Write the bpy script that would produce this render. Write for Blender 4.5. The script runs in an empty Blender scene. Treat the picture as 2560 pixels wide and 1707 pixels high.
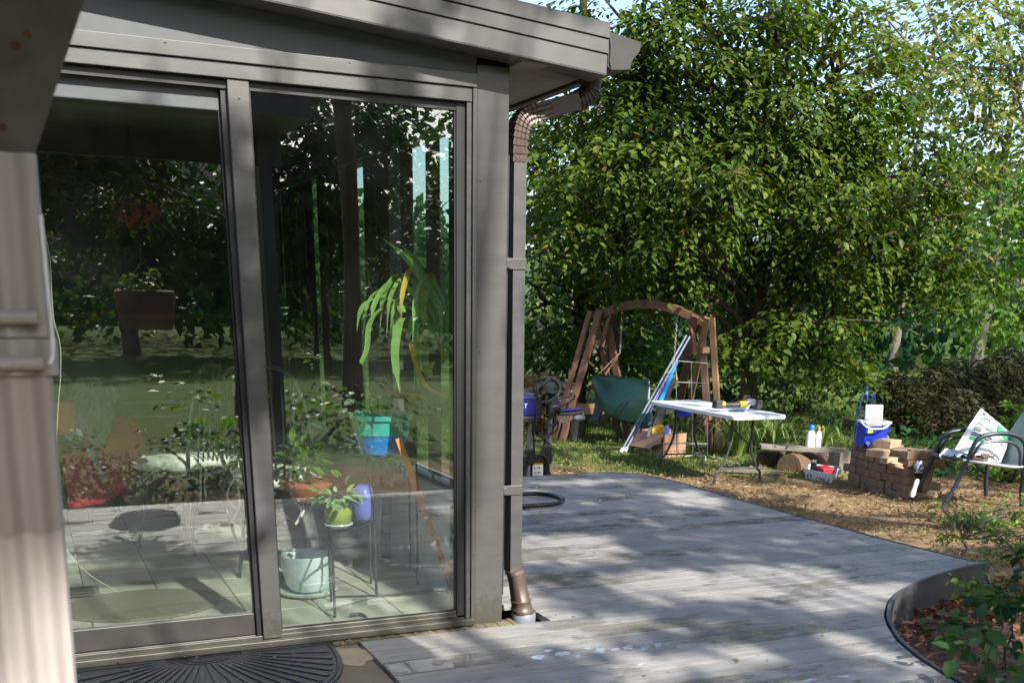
import bpy, math, random
import numpy as np
from mathutils import Vector, Matrix
random.seed(7); rng = np.random.default_rng(11)
scene = bpy.context.scene
col = scene.collection
# ---------------------------------------------------------------- camera
YAW, PIT, ROLL, FPX, PP = math.radians(-24.4116), math.radians(19.955), math.radians(1.0479), 2616.0, (1280.0, 1707.0)
CP = np.array([-1.7364, -3.9413, 1.28])
cy, sy, cp_, sp_, cr, sr = math.cos(YAW), math.sin(YAW), math.cos(PIT), math.sin(PIT), math.cos(ROLL), math.sin(ROLL)
FW = np.array([-sy*cp_, cy*cp_, -sp_]); R0 = np.array([cy, sy, 0.0]); U0 = np.cross(R0, FW)
RT = cr*R0 + sr*U0; UP = -sr*R0 + cr*U0
cam_d = bpy.data.cameras.new('camera'); cam = bpy.data.objects.new('camera', cam_d); col.objects.link(cam)
cam.matrix_world = Matrix(((RT[0], UP[0], -FW[0], CP[0]), (RT[1], UP[1], -FW[1], CP[1]), (RT[2], UP[2], -FW[2], CP[2]), (0, 0, 0, 1)))
cam_d.sensor_width = 36; cam_d.lens = FPX/2560*36; cam_d.shift_y = 853.5/2560
cam_d.clip_start = 0.05; cam_d.clip_end = 500
cam_d.dof.use_dof = True; cam_d.dof.focus_distance = 6.5; cam_d.dof.aperture_fstop = 11
scene.camera = cam
# ---------------------------------------------------------------- sky and sun
SUN_AZ, SUN_EL = math.radians(10), math.radians(38)      # azimuth measured from -Y towards +X
world = bpy.data.worlds.new('World'); scene.world = world; world.use_nodes = True
wn = world.node_tree.nodes; wl = world.node_tree.links
bg = wn['Background']; sky = wn.new('ShaderNodeTexSky'); sky.sky_type = 'NISHITA'; sky.sun_disc = False
sky.sun_elevation = SUN_EL; sky.sun_rotation = math.pi - SUN_AZ; sky.dust_density = 2.0; sky.air_density = 1.0
wl.new(sky.outputs[0], bg.inputs[0]); bg.inputs[1].default_value = 0.15
sd = bpy.data.lights.new('sun', 'SUN'); sd.energy = 5.0; sd.angle = math.radians(0.53); sd.color = (1.0, 0.95, 0.87)
sun = bpy.data.objects.new('sun', sd); col.objects.link(sun)
SV = Vector((math.sin(SUN_AZ)*math.cos(SUN_EL), -math.cos(SUN_AZ)*math.cos(SUN_EL), math.sin(SUN_EL)))
sun.rotation_euler = SV.to_track_quat('Z', 'Y').to_euler()
scene.view_settings.view_transform = 'Standard'; scene.view_settings.look = 'None'
scene.view_settings.exposure = 1.15; scene.view_settings.gamma = 1
KX, KY = SV.x/SV.z, SV.y/SV.z

# ---------------------------------------------------------------- helpers
def ray(x, y): return RT*(x-PP[0])/FPX - UP*(y-PP[1])/FPX + FW
def at(x, y, Y):                                  # photo pixel -> point on the upright plane at depth Y
    d = ray(x, y); return Vector(CP + d*(Y-CP[1])/d[1])
def atz(x, y, z):
    d = ray(x, y); return Vector(CP + d*(z-CP[2])/d[2])
def gz(x, y): return -.18 - .07*min(max(y+.3, 0), 4.6)
def ng(x, y): return -.18 - .07*np.clip(y+.3, 0, 4.6)
class MB:
    def __init__(s): s.v = []; s.f = []
    def add(s, vs, fs):
        n = len(s.v); s.v += [tuple(v) for v in vs]; s.f += [tuple(i+n for i in f) for f in fs]; return s
    def box(s, x0, x1, y0, y1, z0, z1):
        return s.add([(x0,y0,z0),(x1,y0,z0),(x1,y1,z0),(x0,y1,z0),(x0,y0,z1),(x1,y0,z1),(x1,y1,z1),(x0,y1,z1)],
                     [(0,3,2,1),(4,5,6,7),(0,1,5,4),(1,2,6,5),(2,3,7,6),(3,0,4,7)])
    def obox(s, c, ax, ay, az):                   # centre and three half vectors
        c, ax, ay, az = Vector(c), Vector(ax), Vector(ay), Vector(az)
        return s.add([c-ax-ay-az, c+ax-ay-az, c+ax+ay-az, c-ax+ay-az, c-ax-ay+az, c+ax-ay+az, c+ax+ay+az, c-ax+ay+az],
                     [(0,3,2,1),(4,5,6,7),(0,1,5,4),(1,2,6,5),(2,3,7,6),(3,0,4,7)])
    def beam(s, p, q, w, h, up=(0,0,1)):
        p, q = Vector(p), Vector(q); d = (q-p); l = d.length; d.normalize(); u = Vector(up)
        a = d.cross(u)
        if a.length < 1e-3: a = d.cross(Vector((1,0,0)))
        a.normalize(); b = a.cross(d).normalized()
        return s.obox((p+q)/2, d*l/2, a*w/2, b*h/2)
    def tube(s, pts, r, n=8, cap=True):
        pts = [Vector(p) for p in pts]; m = len(pts); rs = r if isinstance(r, (list, tuple)) else [r]*m
        prev = None; base = len(s.v)
        for i, p in enumerate(pts):
            d = (pts[min(i+1, m-1)] - pts[max(i-1, 0)]).normalized()
            if prev is None:
                a = d.cross(Vector((0,0,1)))
                if a.length < .1: a = d.cross(Vector((1,0,0)))
            else: a = prev - d*prev.dot(d)
            a.normalize(); prev = a; b = d.cross(a)
            for k in range(n):
                t = 2*math.pi*k/n; s.v.append(tuple(p + (a*math.cos(t)+b*math.sin(t))*rs[i]))
        for i in range(m-1):
            for k in range(n):
                s.f.append((base+i*n+k, base+i*n+(k+1) % n, base+(i+1)*n+(k+1) % n, base+(i+1)*n+k))
        if cap:
            s.f.append(tuple(base+k for k in reversed(range(n)))); s.f.append(tuple(base+(m-1)*n+k for k in range(n)))
        return s
    def lathe(s, c, prof, n=28, rot=None):        # prof: (r, z) pairs
        base = len(s.v); c = Vector(c)
        for r, z in prof:
            for k in range(n):
                t = 2*math.pi*k/n; v = Vector((r*math.cos(t), r*math.sin(t), z))
                if rot: v = rot @ v
                s.v.append(tuple(c+v))
        for i in range(len(prof)-1):
            for k in range(n):
                s.f.append((base+i*n+k, base+i*n+(k+1) % n, base+(i+1)*n+(k+1) % n, base+(i+1)*n+k))
        s.f.append(tuple(base+k for k in reversed(range(n)))); s.f.append(tuple(base+(len(prof)-1)*n+k for k in range(n)))
        return s
    def ext(s, poly, d):                          # extrude a 3-D polygon by a vector
        poly = [Vector(p) for p in poly]; d = Vector(d); n = len(poly)
        return s.add(poly+[p+d for p in poly], [tuple(reversed(range(n))), tuple(range(n, 2*n))] +
                     [(i, (i+1) % n, n+(i+1) % n, n+i) for i in range(n)])
    def ribbon(s, pts, wid, side, thick=.0):      # a leaf-like strap
        pts = [Vector(p) for p in pts]; m = len(pts); b = len(s.v)
        for i, p in enumerate(pts):
            w = wid[i] if isinstance(wid, (list, tuple)) else wid
            sd_ = Vector(side); d = (pts[min(i+1, m-1)]-pts[max(i-1, 0)]).normalized()
            nrm = d.cross(sd_).normalized()
            s.v += [tuple(p-sd_*w/2+nrm*w*.12), tuple(p), tuple(p+sd_*w/2+nrm*w*.12)]
        for i in range(m-1):
            s.f += [(b+3*i, b+3*i+1, b+3*i+4, b+3*i+3), (b+3*i+1, b+3*i+2, b+3*i+5, b+3*i+4)]
        return s
    def build(s, name, m, parent=None, smooth=False, bevel=0, seg=2):
        me = bpy.data.meshes.new(name); me.from_pydata(s.v, [], s.f); me.update()
        if smooth:
            me.polygons.foreach_set('use_smooth', [True]*len(me.polygons))
            me.update()
        o = bpy.data.objects.new(name, me); col.objects.link(o); me.materials.append(m)
        if smooth:
            try: me.set_sharp_from_angle(angle=math.radians(42))
            except Exception: pass
        if bevel:
            b = o.modifiers.new('bevel', 'BEVEL'); b.width = bevel; b.segments = seg; b.limit_method = 'ANGLE'; b.harden_normals = False
        if parent is not None: adopt(o, parent)
        return o
def wloc(o):
    l = Vector(o.location)
    return l + (wloc(o.parent) if o.parent else Vector((0,0,0)))
def adopt(o, parent):
    o.parent = parent; o.location = Vector(o.location) - wloc(parent)
def tag(o, label=None, cat=None, group=None, kind=None):
    if label: o['label'] = label
    if cat: o['category'] = cat
    if group: o['group'] = group
    if kind: o['kind'] = kind
    return o
def thing(name, label, cat, loc=(0,0,0), group=None):
    o = bpy.data.objects.new(name, None); col.objects.link(o); o.location = loc; o.empty_display_size = .1
    return tag(o, label, cat, group)
def bez(pts, n=12):                               # smooth curve through points (Catmull-Rom)
    P = [Vector(p) for p in pts]; P = [P[0]*2-P[1]] + P + [P[-1]*2-P[-2]]; out = []
    for i in range(1, len(P)-2):
        for k in range(n):
            t = k/n; a, b, c, d = P[i-1:i+3]
            out.append(.5*((2*b)+(c-a)*t+(2*a-5*b+4*c-d)*t*t+(3*b-a-3*c+d)*t**3))
    out.append(P[-2]); return out
# ---------------------------------------------------------------- materials
def rgb(h):
    c = [int(h[i:i+2], 16)/255 for i in (0, 2, 4)]
    return tuple(((x+.055)/1.055)**2.4 if x > .04 else x/12.92 for x in c)
def newmat(name):
    m = bpy.data.materials.new(name); m.use_nodes = True
    return m, m.node_tree.nodes, m.node_tree.links, m.node_tree.nodes['Principled BSDF']
def mat(name, c, rough=.6, metal=0, c2=None, scale=8, stretch=(1,1,1), bump=0, bscale=None, spec=.5, thr=(.35,.65), rvar=0, trans=0, coat=0):
    m, n, l, p = newmat(name)
    p.inputs['Roughness'].default_value = rough; p.inputs['Metallic'].default_value = metal
    p.inputs['Specular IOR Level'].default_value = spec
    if coat: p.inputs['Coat Weight'].default_value = coat
    tc = n.new('ShaderNodeTexCoord'); mp = n.new('ShaderNodeMapping'); mp.inputs['Scale'].default_value = stretch
    l.new(tc.outputs['Object'], mp.inputs[0])
    nz = n.new('ShaderNodeTexNoise'); nz.inputs['Scale'].default_value = scale; nz.inputs['Detail'].default_value = 6; nz.inputs['Roughness'].default_value = .65
    l.new(mp.outputs[0], nz.inputs['Vector'])
    rp = n.new('ShaderNodeValToRGB'); rp.color_ramp.elements[0].position = thr[0]; rp.color_ramp.elements[1].position = thr[1]
    c2 = c2 or tuple(x*.8 for x in c)
    rp.color_ramp.elements[0].color = (*c2, 1); rp.color_ramp.elements[1].color = (*c, 1)
    l.new(nz.outputs[0], rp.inputs[0]); l.new(rp.outputs[0], p.inputs['Base Color'])
    if rvar:
        mr = n.new('ShaderNodeMapRange'); mr.inputs[3].default_value = rough-rvar; mr.inputs[4].default_value = rough+rvar
        l.new(nz.outputs[0], mr.inputs[0]); l.new(mr.outputs[0], p.inputs['Roughness'])
    if bump:
        nb = n.new('ShaderNodeTexNoise'); nb.inputs['Scale'].default_value = bscale or scale*4; nb.inputs['Detail'].default_value = 4
        l.new(mp.outputs[0], nb.inputs['Vector'])
        b = n.new('ShaderNodeBump'); b.inputs['Strength'].default_value = bump; b.inputs['Distance'].default_value = .01
        l.new(nb.outputs[0], b.inputs['Height']); l.new(b.outputs[0], p.inputs['Normal'])
    if trans:
        t = n.new('ShaderNodeBsdfTranslucent'); l.new(rp.outputs[0], t.inputs[0])
        mx = n.new('ShaderNodeMixShader'); mx.inputs[0].default_value = trans
        l.new(p.outputs[0], mx.inputs[1]); l.new(t.outputs[0], mx.inputs[2])
        l.new(mx.outputs[0], n['Material Output'].inputs[0])
    return m
def leafmat(name, cols, rough=.5, trans=.35):
    m, n, l, p = newmat(name); p.inputs['Roughness'].default_value = rough; p.inputs['Specular IOR Level'].default_value = .22
    a = n.new('ShaderNodeAttribute'); a.attribute_name = 'tint'
    rp = n.new('ShaderNodeValToRGB'); els = rp.color_ramp.elements
    for i, (pos, c) in enumerate(cols):
        e = els[i] if i < 2 else els.new(pos)
        e.position = pos; e.color = (*c, 1)
    l.new(a.outputs['Fac'], rp.inputs[0]); l.new(rp.outputs[0], p.inputs['Base Color'])
    t = n.new('ShaderNodeBsdfTranslucent')
    hs = n.new('ShaderNodeHueSaturation'); hs.inputs['Saturation'].default_value = 1.15; hs.inputs['Value'].default_value = 1.5; hs.inputs['Hue'].default_value = .49
    l.new(rp.outputs[0], hs.inputs['Color']); l.new(hs.outputs[0], t.inputs[0])
    mx = n.new('ShaderNodeMixShader'); mx.inputs[0].default_value = trans
    l.new(p.outputs[0], mx.inputs[1]); l.new(t.outputs[0], mx.inputs[2]); l.new(mx.outputs[0], n['Material Output'].inputs[0])
    return m
M = {}
M['alu'] = mat('bronze_grey_aluminium', (.098,.097,.096), .42, .35, (.078,.078,.078), 3, (1,1,6), .03, 300, rvar=.06)
M['alu_dark'] = mat('dark_aluminium', (.058,.056,.054), .45, .3, (.044,.042,.04), 4, rvar=.06)
def grime(m, z0, z1, c):
    n, l = m.node_tree.nodes, m.node_tree.links; p = n['Principled BSDF']; src = p.inputs['Base Color'].links[0].from_socket
    tc = n.new('ShaderNodeTexCoord'); sx = n.new('ShaderNodeSeparateXYZ'); l.new(tc.outputs['Object'], sx.inputs[0])
    a = n.new('ShaderNodeMapRange'); a.inputs[1].default_value = z1; a.inputs[2].default_value = z0; a.inputs[3].default_value = -.32; a.inputs[4].default_value = .22; l.new(sx.outputs[2], a.inputs[0])
    z = n.new('ShaderNodeTexNoise'); z.inputs['Scale'].default_value = 22; z.inputs['Detail'].default_value = 8; z.inputs['Roughness'].default_value = .7; l.new(tc.outputs['Object'], z.inputs['Vector'])
    s = n.new('ShaderNodeMath'); s.operation = 'ADD'; l.new(z.outputs[0], s.inputs[0]); l.new(a.outputs[0], s.inputs[1])
    t = n.new('ShaderNodeMapRange'); t.inputs[1].default_value = .5; t.inputs[2].default_value = .62; t.inputs[4].default_value = .75; l.new(s.outputs[0], t.inputs[0])
    z2 = n.new('ShaderNodeTexNoise'); z2.inputs['Scale'].default_value = 70; z2.inputs['Detail'].default_value = 3; l.new(tc.outputs['Object'], z2.inputs['Vector'])
    t2 = n.new('ShaderNodeMapRange'); t2.inputs[1].default_value = .68; t2.inputs[2].default_value = .76; t2.inputs[4].default_value = .35; l.new(z2.outputs[0], t2.inputs[0])
    mx_ = n.new('ShaderNodeMath'); mx_.operation = 'MAXIMUM'; l.new(t.outputs[0], mx_.inputs[0]); l.new(t2.outputs[0], mx_.inputs[1])
    mx = n.new('ShaderNodeMix'); mx.data_type = 'RGBA'; l.new(mx_.outputs[0], mx.inputs[0]); l.new(src, mx.inputs[6]); mx.inputs[7].default_value = (*c, 1); l.new(mx.outputs[2], p.inputs['Base Color'])
grime(M['alu'], .0, .32, (.06,.058,.042))
M['panel'] = mat('slate_panel', (.082,.087,.094), .6, 0, (.068,.073,.08), 5, bump=.03, bscale=60)
M['fascia'] = mat('fascia_paint', (.118,.117,.116), .42, .25, (.096,.096,.096), 4, bump=.02, bscale=40)
M['gasket_and_gap'] = mat('black_gasket_and_gap_shade', (.015,.015,.017), .5)  # black; also stands for shade in gaps and under the deck
M['soffit'] = mat('beige_soffit', (.28,.25,.21), .7)
M['brown_metal'] = mat('brown_painted_metal', (.085,.058,.048), .45, .1, (.06,.04,.033), 14, bump=.05, bscale=30)
M['brown_dark'] = mat('dark_brown_metal', (.06,.04,.035), .45, .1)
M['spout'] = mat('weathered_spout_paint', (.42,.39,.365), .55, 0, (.34,.315,.3), 5, (1,1,3), .03, 60)
M['near_spout'] = mat('aged_spout_paint', (.36,.335,.32), .55, 0, (.30,.28,.268), 9, (1,1,.3), .03, 60)
M['spout_in_shade'] = mat('shade_darkened_spout_paint', (.06,.057,.05), .6, 0, (.038,.036,.032), 14, bump=.1)  # spout paint darkened: the eave's shade is put into the colour
M['rust'] = mat('rust', (.10,.04,.018), .9, 0, (.04,.018,.01), 60, bump=.3)
M['tile'] = mat('floor_tile_cream', (.5,.48,.4), .35, 0, (.42,.4,.33), 6)
M['wall_in'] = mat('inner_wall_brown', (.10,.075,.055), .8, 0, (.06,.045,.035), 5, (1,1,.3))
M['ceil'] = mat('ceiling_panel', (.05,.047,.042), .8)
M['black_metal'] = mat('black_wrought_iron', (.025,.03,.03), .5, 0)
M['black_plastic'] = mat('black_plastic', (.02,.02,.022), .4)
M['cushion'] = mat('cushion_fabric', (.75,.72,.64), .9, 0, (.38,.42,.33), 9, bump=.3, bscale=20, thr=(.38,.55))
M['white_glaze'] = mat('pale_glazed_ceramic', (.62,.68,.68), .15, 0, (.5,.58,.6), 3, coat=.4)
M['green_glaze'] = mat('olive_green_glaze', (.38,.42,.07), .2, 0, (.3,.34,.06), 5)
M['teal_glaze'] = mat('teal_glaze', (.06,.52,.42), .18, 0, (.05,.42,.38), 6, coat=.3)
M['blue_glaze'] = mat('bright_blue_glaze', (.01,.28,.85), .16, 0, (.01,.2,.7), 6, coat=.4)
M['purple'] = mat('lavender_glaze', (.26,.28,.9), .3, 0, (.2,.22,.8), 4)
M['china'] = mat('blue_white_china', (.5,.55,.62), .2, 0, (.03,.05,.16), 45, thr=(.46,.54))
M['orange'] = mat('orange_wood', (.95,.33,.07), .6, 0, (.85,.27,.05), 10, (1,1,.2))
M['terra'] = mat('terracotta', (.5,.16,.08), .6)
M['red'] = mat('dark_red_vinyl', (.42,.015,.035), .5, 0, (.34,.012,.028), 6)
M['grey_cloth'] = mat('grey_crumpled_cloth', (.3,.31,.3), .8, 0, (.2,.21,.2), 8, bump=.4)
M['yellow'] = mat('yellow_plastic', (.8,.5,.01), .4)
M['green_plastic'] = mat('green_bottle_plastic', (.03,.3,.12), .2)
M['lime_label'] = mat('lime_label', (.35,.55,.08), .5)
M['cord'] = mat('pale_cotton_cord', (.6,.58,.52), .8)
M['conc'] = mat('weathered_concrete', (.20,.165,.12), .75, 0, (.13,.105,.075), 3.5, bump=.2, bscale=60, rvar=.15)
M['dryconc'] = mat('dry_concrete_patch', (.36,.29,.20), .9, 0, (.31,.25,.17), 8, bump=.1)
M['moss'] = mat('mossy_concrete_strip', (.19,.17,.09), .9, 0, (.09,.075,.045), 12, bump=.4, bscale=90)
M['mat'] = mat('black_rubber_mat', (.035,.042,.05), .6, 0, (.022,.027,.033), 30, bump=.4, bscale=200)
M['inmat'] = mat('brown_woven_mat', (.18,.16,.12), .95, 0, (.12,.1,.075), 40, (1,3,1), .4, 90)
M['bin'] = mat('dull_grey_tin', (.075,.08,.08), .6, 0, (.045,.05,.05), 9)
M['steelp'] = mat('dull_blue_steel', (.11,.13,.18), .45, .1, (.07,.085,.13), 9)
M['hose'] = mat('black_hose', (.015,.016,.02), .35)
M['cedar'] = mat('cedar_timber', (.17,.085,.05), .7, 0, (.10,.05,.03), 12, (1,1,.25), .15, 60)
M['cedar_light'] = mat('fresh_cut_cedar', (.33,.19,.10), .7, 0, (.22,.12,.06), 12, (1,1,.25))
M['green_cloth'] = mat('dark_green_canvas', (.002,.022,.014), .4, 0, (.0015,.016,.011), 3, bump=.08, bscale=8)
M['strap'] = mat('tan_webbing', (.5,.3,.15), .8)
M['chain'] = mat('galvanised_chain', (.35,.37,.38), .4, .8)
M['silver'] = mat('brushed_silver', (.30,.33,.38), .4, .4)
M['bluep'] = mat('royal_blue_plastic', (.008,.035,.45), .35, 0, (.006,.025,.38), 5)
M['navy'] = mat('navy_plastic', (.008,.012,.16), .35, 0, (.006,.008,.12), 5)
M['skyblue'] = mat('sky_blue_plastic', (.01,.22,.75), .4)
M['wirblue'] = mat('steel_blue_paint', (.03,.09,.19), .5, .2)
M['whitep'] = mat('white_plastic', (.72,.74,.76), .4, 0, (.64,.66,.69), 6)
M['tabletop'] = mat('blue_white_plastic', (.62,.68,.74), .38, 0, (.56,.62,.69), 9, bump=.1, bscale=90)
M['card'] = mat('cardboard', (.36,.2,.13), .85, 0, (.31,.17,.11), 4)
M['tape'] = mat('brown_tape', (.5,.36,.26), .4)
M['ylw'] = mat('tool_yellow', (.85,.45,.01), .4)
M['blk'] = mat('tool_black', (.02,.02,.02), .5, 0, (.05,.05,.05), 20)
M['paver'] = mat('tan_concrete_paver', (.29,.195,.125), .9, 0, (.15,.10,.068), 9, bump=.5, bscale=60)
M['paver_l'] = mat('pale_tan_paver', (.42,.30,.19), .9, 0, (.26,.18,.115), 9, bump=.5, bscale=60)
M['stone'] = mat('tan_fieldstone', (.45,.3,.2), .9, 0, (.3,.19,.12), 9, bump=.5, bscale=40)
M['log'] = mat('log_bark', (.13,.08,.05), .95, 0, (.1,.06,.035), 7, (3,1,1), .6, 30)
M['plank'] = mat('weathered_plank', (.22,.19,.155), .85, 0, (.14,.12,.1), 10, (.3,1,1), .2)
M['bagw'] = mat('white_woven_bag', (.74,.76,.76), .5, 0, (.66,.69,.7), 5, bump=.15, bscale=12)
M['baggreen'] = mat('bag_print_green', (.03,.35,.13), .5)
M['baggrey'] = mat('bag_print_grey', (.12,.17,.15), .6, 0, (.3,.33,.3), 60)
M['chairf'] = mat('dark_steel_tube', (.035,.045,.06), .35, .4)
M['sling'] = mat('grey_green_sling', (.2,.24,.23), .7, 0, (.17,.2,.19), 60)
M['bark'] = mat('tree_bark', (.11,.075,.05), .95, 0, (.05,.035,.025), 12, (1,1,.2), .6, 40)
M['bark_g'] = mat('grey_bark', (.17,.15,.125), .95, 0, (.09,.08,.065), 10, (1,1,.25), .6, 40)
M['twig'] = mat('dark_twig', (.06,.042,.03), .9)
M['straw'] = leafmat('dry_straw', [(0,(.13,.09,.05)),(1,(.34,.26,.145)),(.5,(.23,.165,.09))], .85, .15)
M['grass'] = leafmat('grass_blades', [(0,(.035,.065,.016)),(1,(.15,.14,.05)),(.6,(.07,.105,.026))], .7, .25)
M['chip'] = leafmat('bark_chips', [(0,(.07,.032,.02)),(1,(.42,.25,.15)),(.6,(.2,.09,.05))], .9, .0)
M['mulch'] = mat('mulch_soil', (.12,.065,.04), .95, 0, (.05,.028,.018), 25, bump=.8, bscale=60)
G1 = [(0,(.014,.038,.008)),(1,(.20,.15,.035)),(.45,(.062,.108,.016)),(.8,(.12,.175,.028)),(.93,(.15,.15,.03))]
M['leaf'] = leafmat('broad_green_leaf', G1, .45, .35)
M['leaf_l'] = leafmat('pale_leaf', [(0,(.07,.13,.03)),(1,(.42,.28,.14)),(.5,(.13,.2,.05)),(.8,(.26,.27,.1))], .5, .4)
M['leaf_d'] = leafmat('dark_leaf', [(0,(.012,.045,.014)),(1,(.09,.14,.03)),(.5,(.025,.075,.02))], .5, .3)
M['leaf_b'] = leafmat('bright_leaf', [(0,(.05,.13,.02)),(1,(.22,.3,.06)),(.5,(.1,.2,.03))], .45, .4)
M['leaf_r'] = leafmat('bronze_laceleaf', [(0,(.018,.024,.010)),(1,(.11,.085,.04)),(.5,(.05,.055,.024))], .6, .3)
M['leaf_v'] = leafmat('variegated_leaf', [(0,(.08,.2,.08)),(1,(.5,.58,.38)),(.5,(.26,.4,.2))], .4, .3)
M['leaf_y'] = leafmat('yellowing_strap', [(0,(.5,.42,.05)),(1,(.7,.3,.03))], .5, .3)
M['strapleaf'] = mat('strap_leaf_green', (.42,.62,.20), .35, 0, (.24,.48,.10), 3, (1,1,3), trans=.3)
M['strapyellow'] = mat('strap_leaf_yellow', (.8,.6,.08), .4, 0, (.75,.42,.06), 4, trans=.3)
# deck: grooved grey composite, boards along X, wet patches
def deckmat():
    m, n, l, p = newmat('grey_composite_decking')
    tc = n.new('ShaderNodeTexCoord'); sx = n.new('ShaderNodeSeparateXYZ'); l.new(tc.outputs['Object'], sx.inputs[0])
    def math_(op, a, b=None):
        q = n.new('ShaderNodeMath'); q.operation = op
        for i, v in enumerate((a, b)):
            if v is None: continue
            if isinstance(v, (int, float)): q.inputs[i].default_value = v
            else: l.new(v, q.inputs[i])
        return q.outputs[0]
    def noise(scale, st, det=6, rough=.6):
        mp = n.new('ShaderNodeMapping'); mp.inputs['Scale'].default_value = st; l.new(tc.outputs['Object'], mp.inputs[0])
        z = n.new('ShaderNodeTexNoise'); z.inputs['Scale'].default_value = scale; z.inputs['Detail'].default_value = det; z.inputs['Roughness'].default_value = rough
        l.new(mp.outputs[0], z.inputs['Vector']); return z.outputs[0]
    bid = math_('FLOOR', math_('DIVIDE', math_('ADD', sx.outputs[1], .06), .1455))
    wnz = n.new('ShaderNodeTexWhiteNoise'); wnz.noise_dimensions = '1D'; l.new(bid, wnz.inputs['W'])
    grain = noise(2.2, (.8, 14, 1), 8, .7); fine = noise(9, (1, 22, 1), 6, .7); big = noise(1.1, (.7, 1.3, 1), 4)
    v = math_('ADD', math_('MULTIPLY', grain, .55), math_('ADD', math_('MULTIPLY', fine, .33), math_('ADD', math_('MULTIPLY', wnz.outputs[0], .10), math_('MULTIPLY', big, .25))))
    rp = n.new('ShaderNodeValToRGB'); e = rp.color_ramp.elements
    e[0].position = .46; e[0].color = (.165,.162,.160, 1); e[1].position = .78; e[1].color = (.375,.355,.335, 1)
    l.new(v, rp.inputs[0])
    # wetness follows single boards
    mp = n.new('ShaderNodeCombineXYZ'); l.new(math_('MULTIPLY', sx.outputs[0], .75), mp.inputs[0]); l.new(math_('MULTIPLY', bid, 1.7), mp.inputs[1])
    z = n.new('ShaderNodeTexNoise'); z.inputs['Scale'].default_value = 1.15; z.inputs['Detail'].default_value = 3; l.new(mp.outputs[0], z.inputs['Vector'])
    edge = noise(7, (1, 2.2, 1), 5)
    wv = math_('ADD', z.outputs[0], math_('MULTIPLY', math_('SUBTRACT', edge, .5), .55))
    wet = n.new('ShaderNodeMapRange'); wet.inputs[1].default_value = .535; wet.inputs[2].default_value = .575; l.new(wv, wet.inputs[0])
    # standing water where the wetness is strongest
    pud = n.new('ShaderNodeMapRange'); pud.inputs[1].default_value = .62; pud.inputs[2].default_value = .635; l.new(wv, pud.inputs[0])
    mxc = n.new('ShaderNodeMix'); mxc.data_type = 'RGBA'; mxc.blend_type = 'MULTIPLY'; l.new(math_('MULTIPLY', wet.outputs[0], .85), mxc.inputs[0])
    l.new(rp.outputs[0], mxc.inputs[6]); mxc.inputs[7].default_value = (.70,.70,.67,1)
    # small dark blots and footprints of damp
    bl = noise(16, (.5, 1.4, 1), 3); blr = n.new('ShaderNodeMapRange'); blr.inputs[1].default_value = .64; blr.inputs[2].default_value = .7; l.new(bl, blr.inputs[0])
    mx2 = n.new('ShaderNodeMix'); mx2.data_type = 'RGBA'; mx2.blend_type = 'MULTIPLY'; l.new(blr.outputs[0], mx2.inputs[0])
    l.new(mxc.outputs[2], mx2.inputs[6]); mx2.inputs[7].default_value = (.6,.6,.62,1)
    l.new(mx2.outputs[2], p.inputs['Base Color'])
    r1 = math_('SUBTRACT', .55, math_('MULTIPLY', wet.outputs[0], .28)); r2 = math_('SUBTRACT', r1, math_('MULTIPLY', pud.outputs[0], .25))
    r3 = math_('ADD', r2, math_('MULTIPLY', math_('SUBTRACT', fine, .5), .15)); rc = n.new('ShaderNodeClamp'); rc.inputs[1].default_value = .03; l.new(r3, rc.inputs[0])
    l.new(rc.outputs[0], p.inputs['Roughness']); p.inputs['Specular IOR Level'].default_value = .4
    gv = noise(30, (.12, 9, 1), 2); bs = math_('MULTIPLY', math_('SUBTRACT', 1, pud.outputs[0]), 1.0)
    b = n.new('ShaderNodeBump'); b.inputs['Distance'].default_value = .004; l.new(bs, b.inputs['Strength'])
    l.new(gv, b.inputs['Height']); l.new(b.outputs[0], p.inputs['Normal'])
    return m
M['deck'] = deckmat()
M['deck_edge'] = mat('deck_edge_board', (.075,.075,.078), .5, 0, (.045,.045,.048), 4, (1,1,5), .05)
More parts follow.
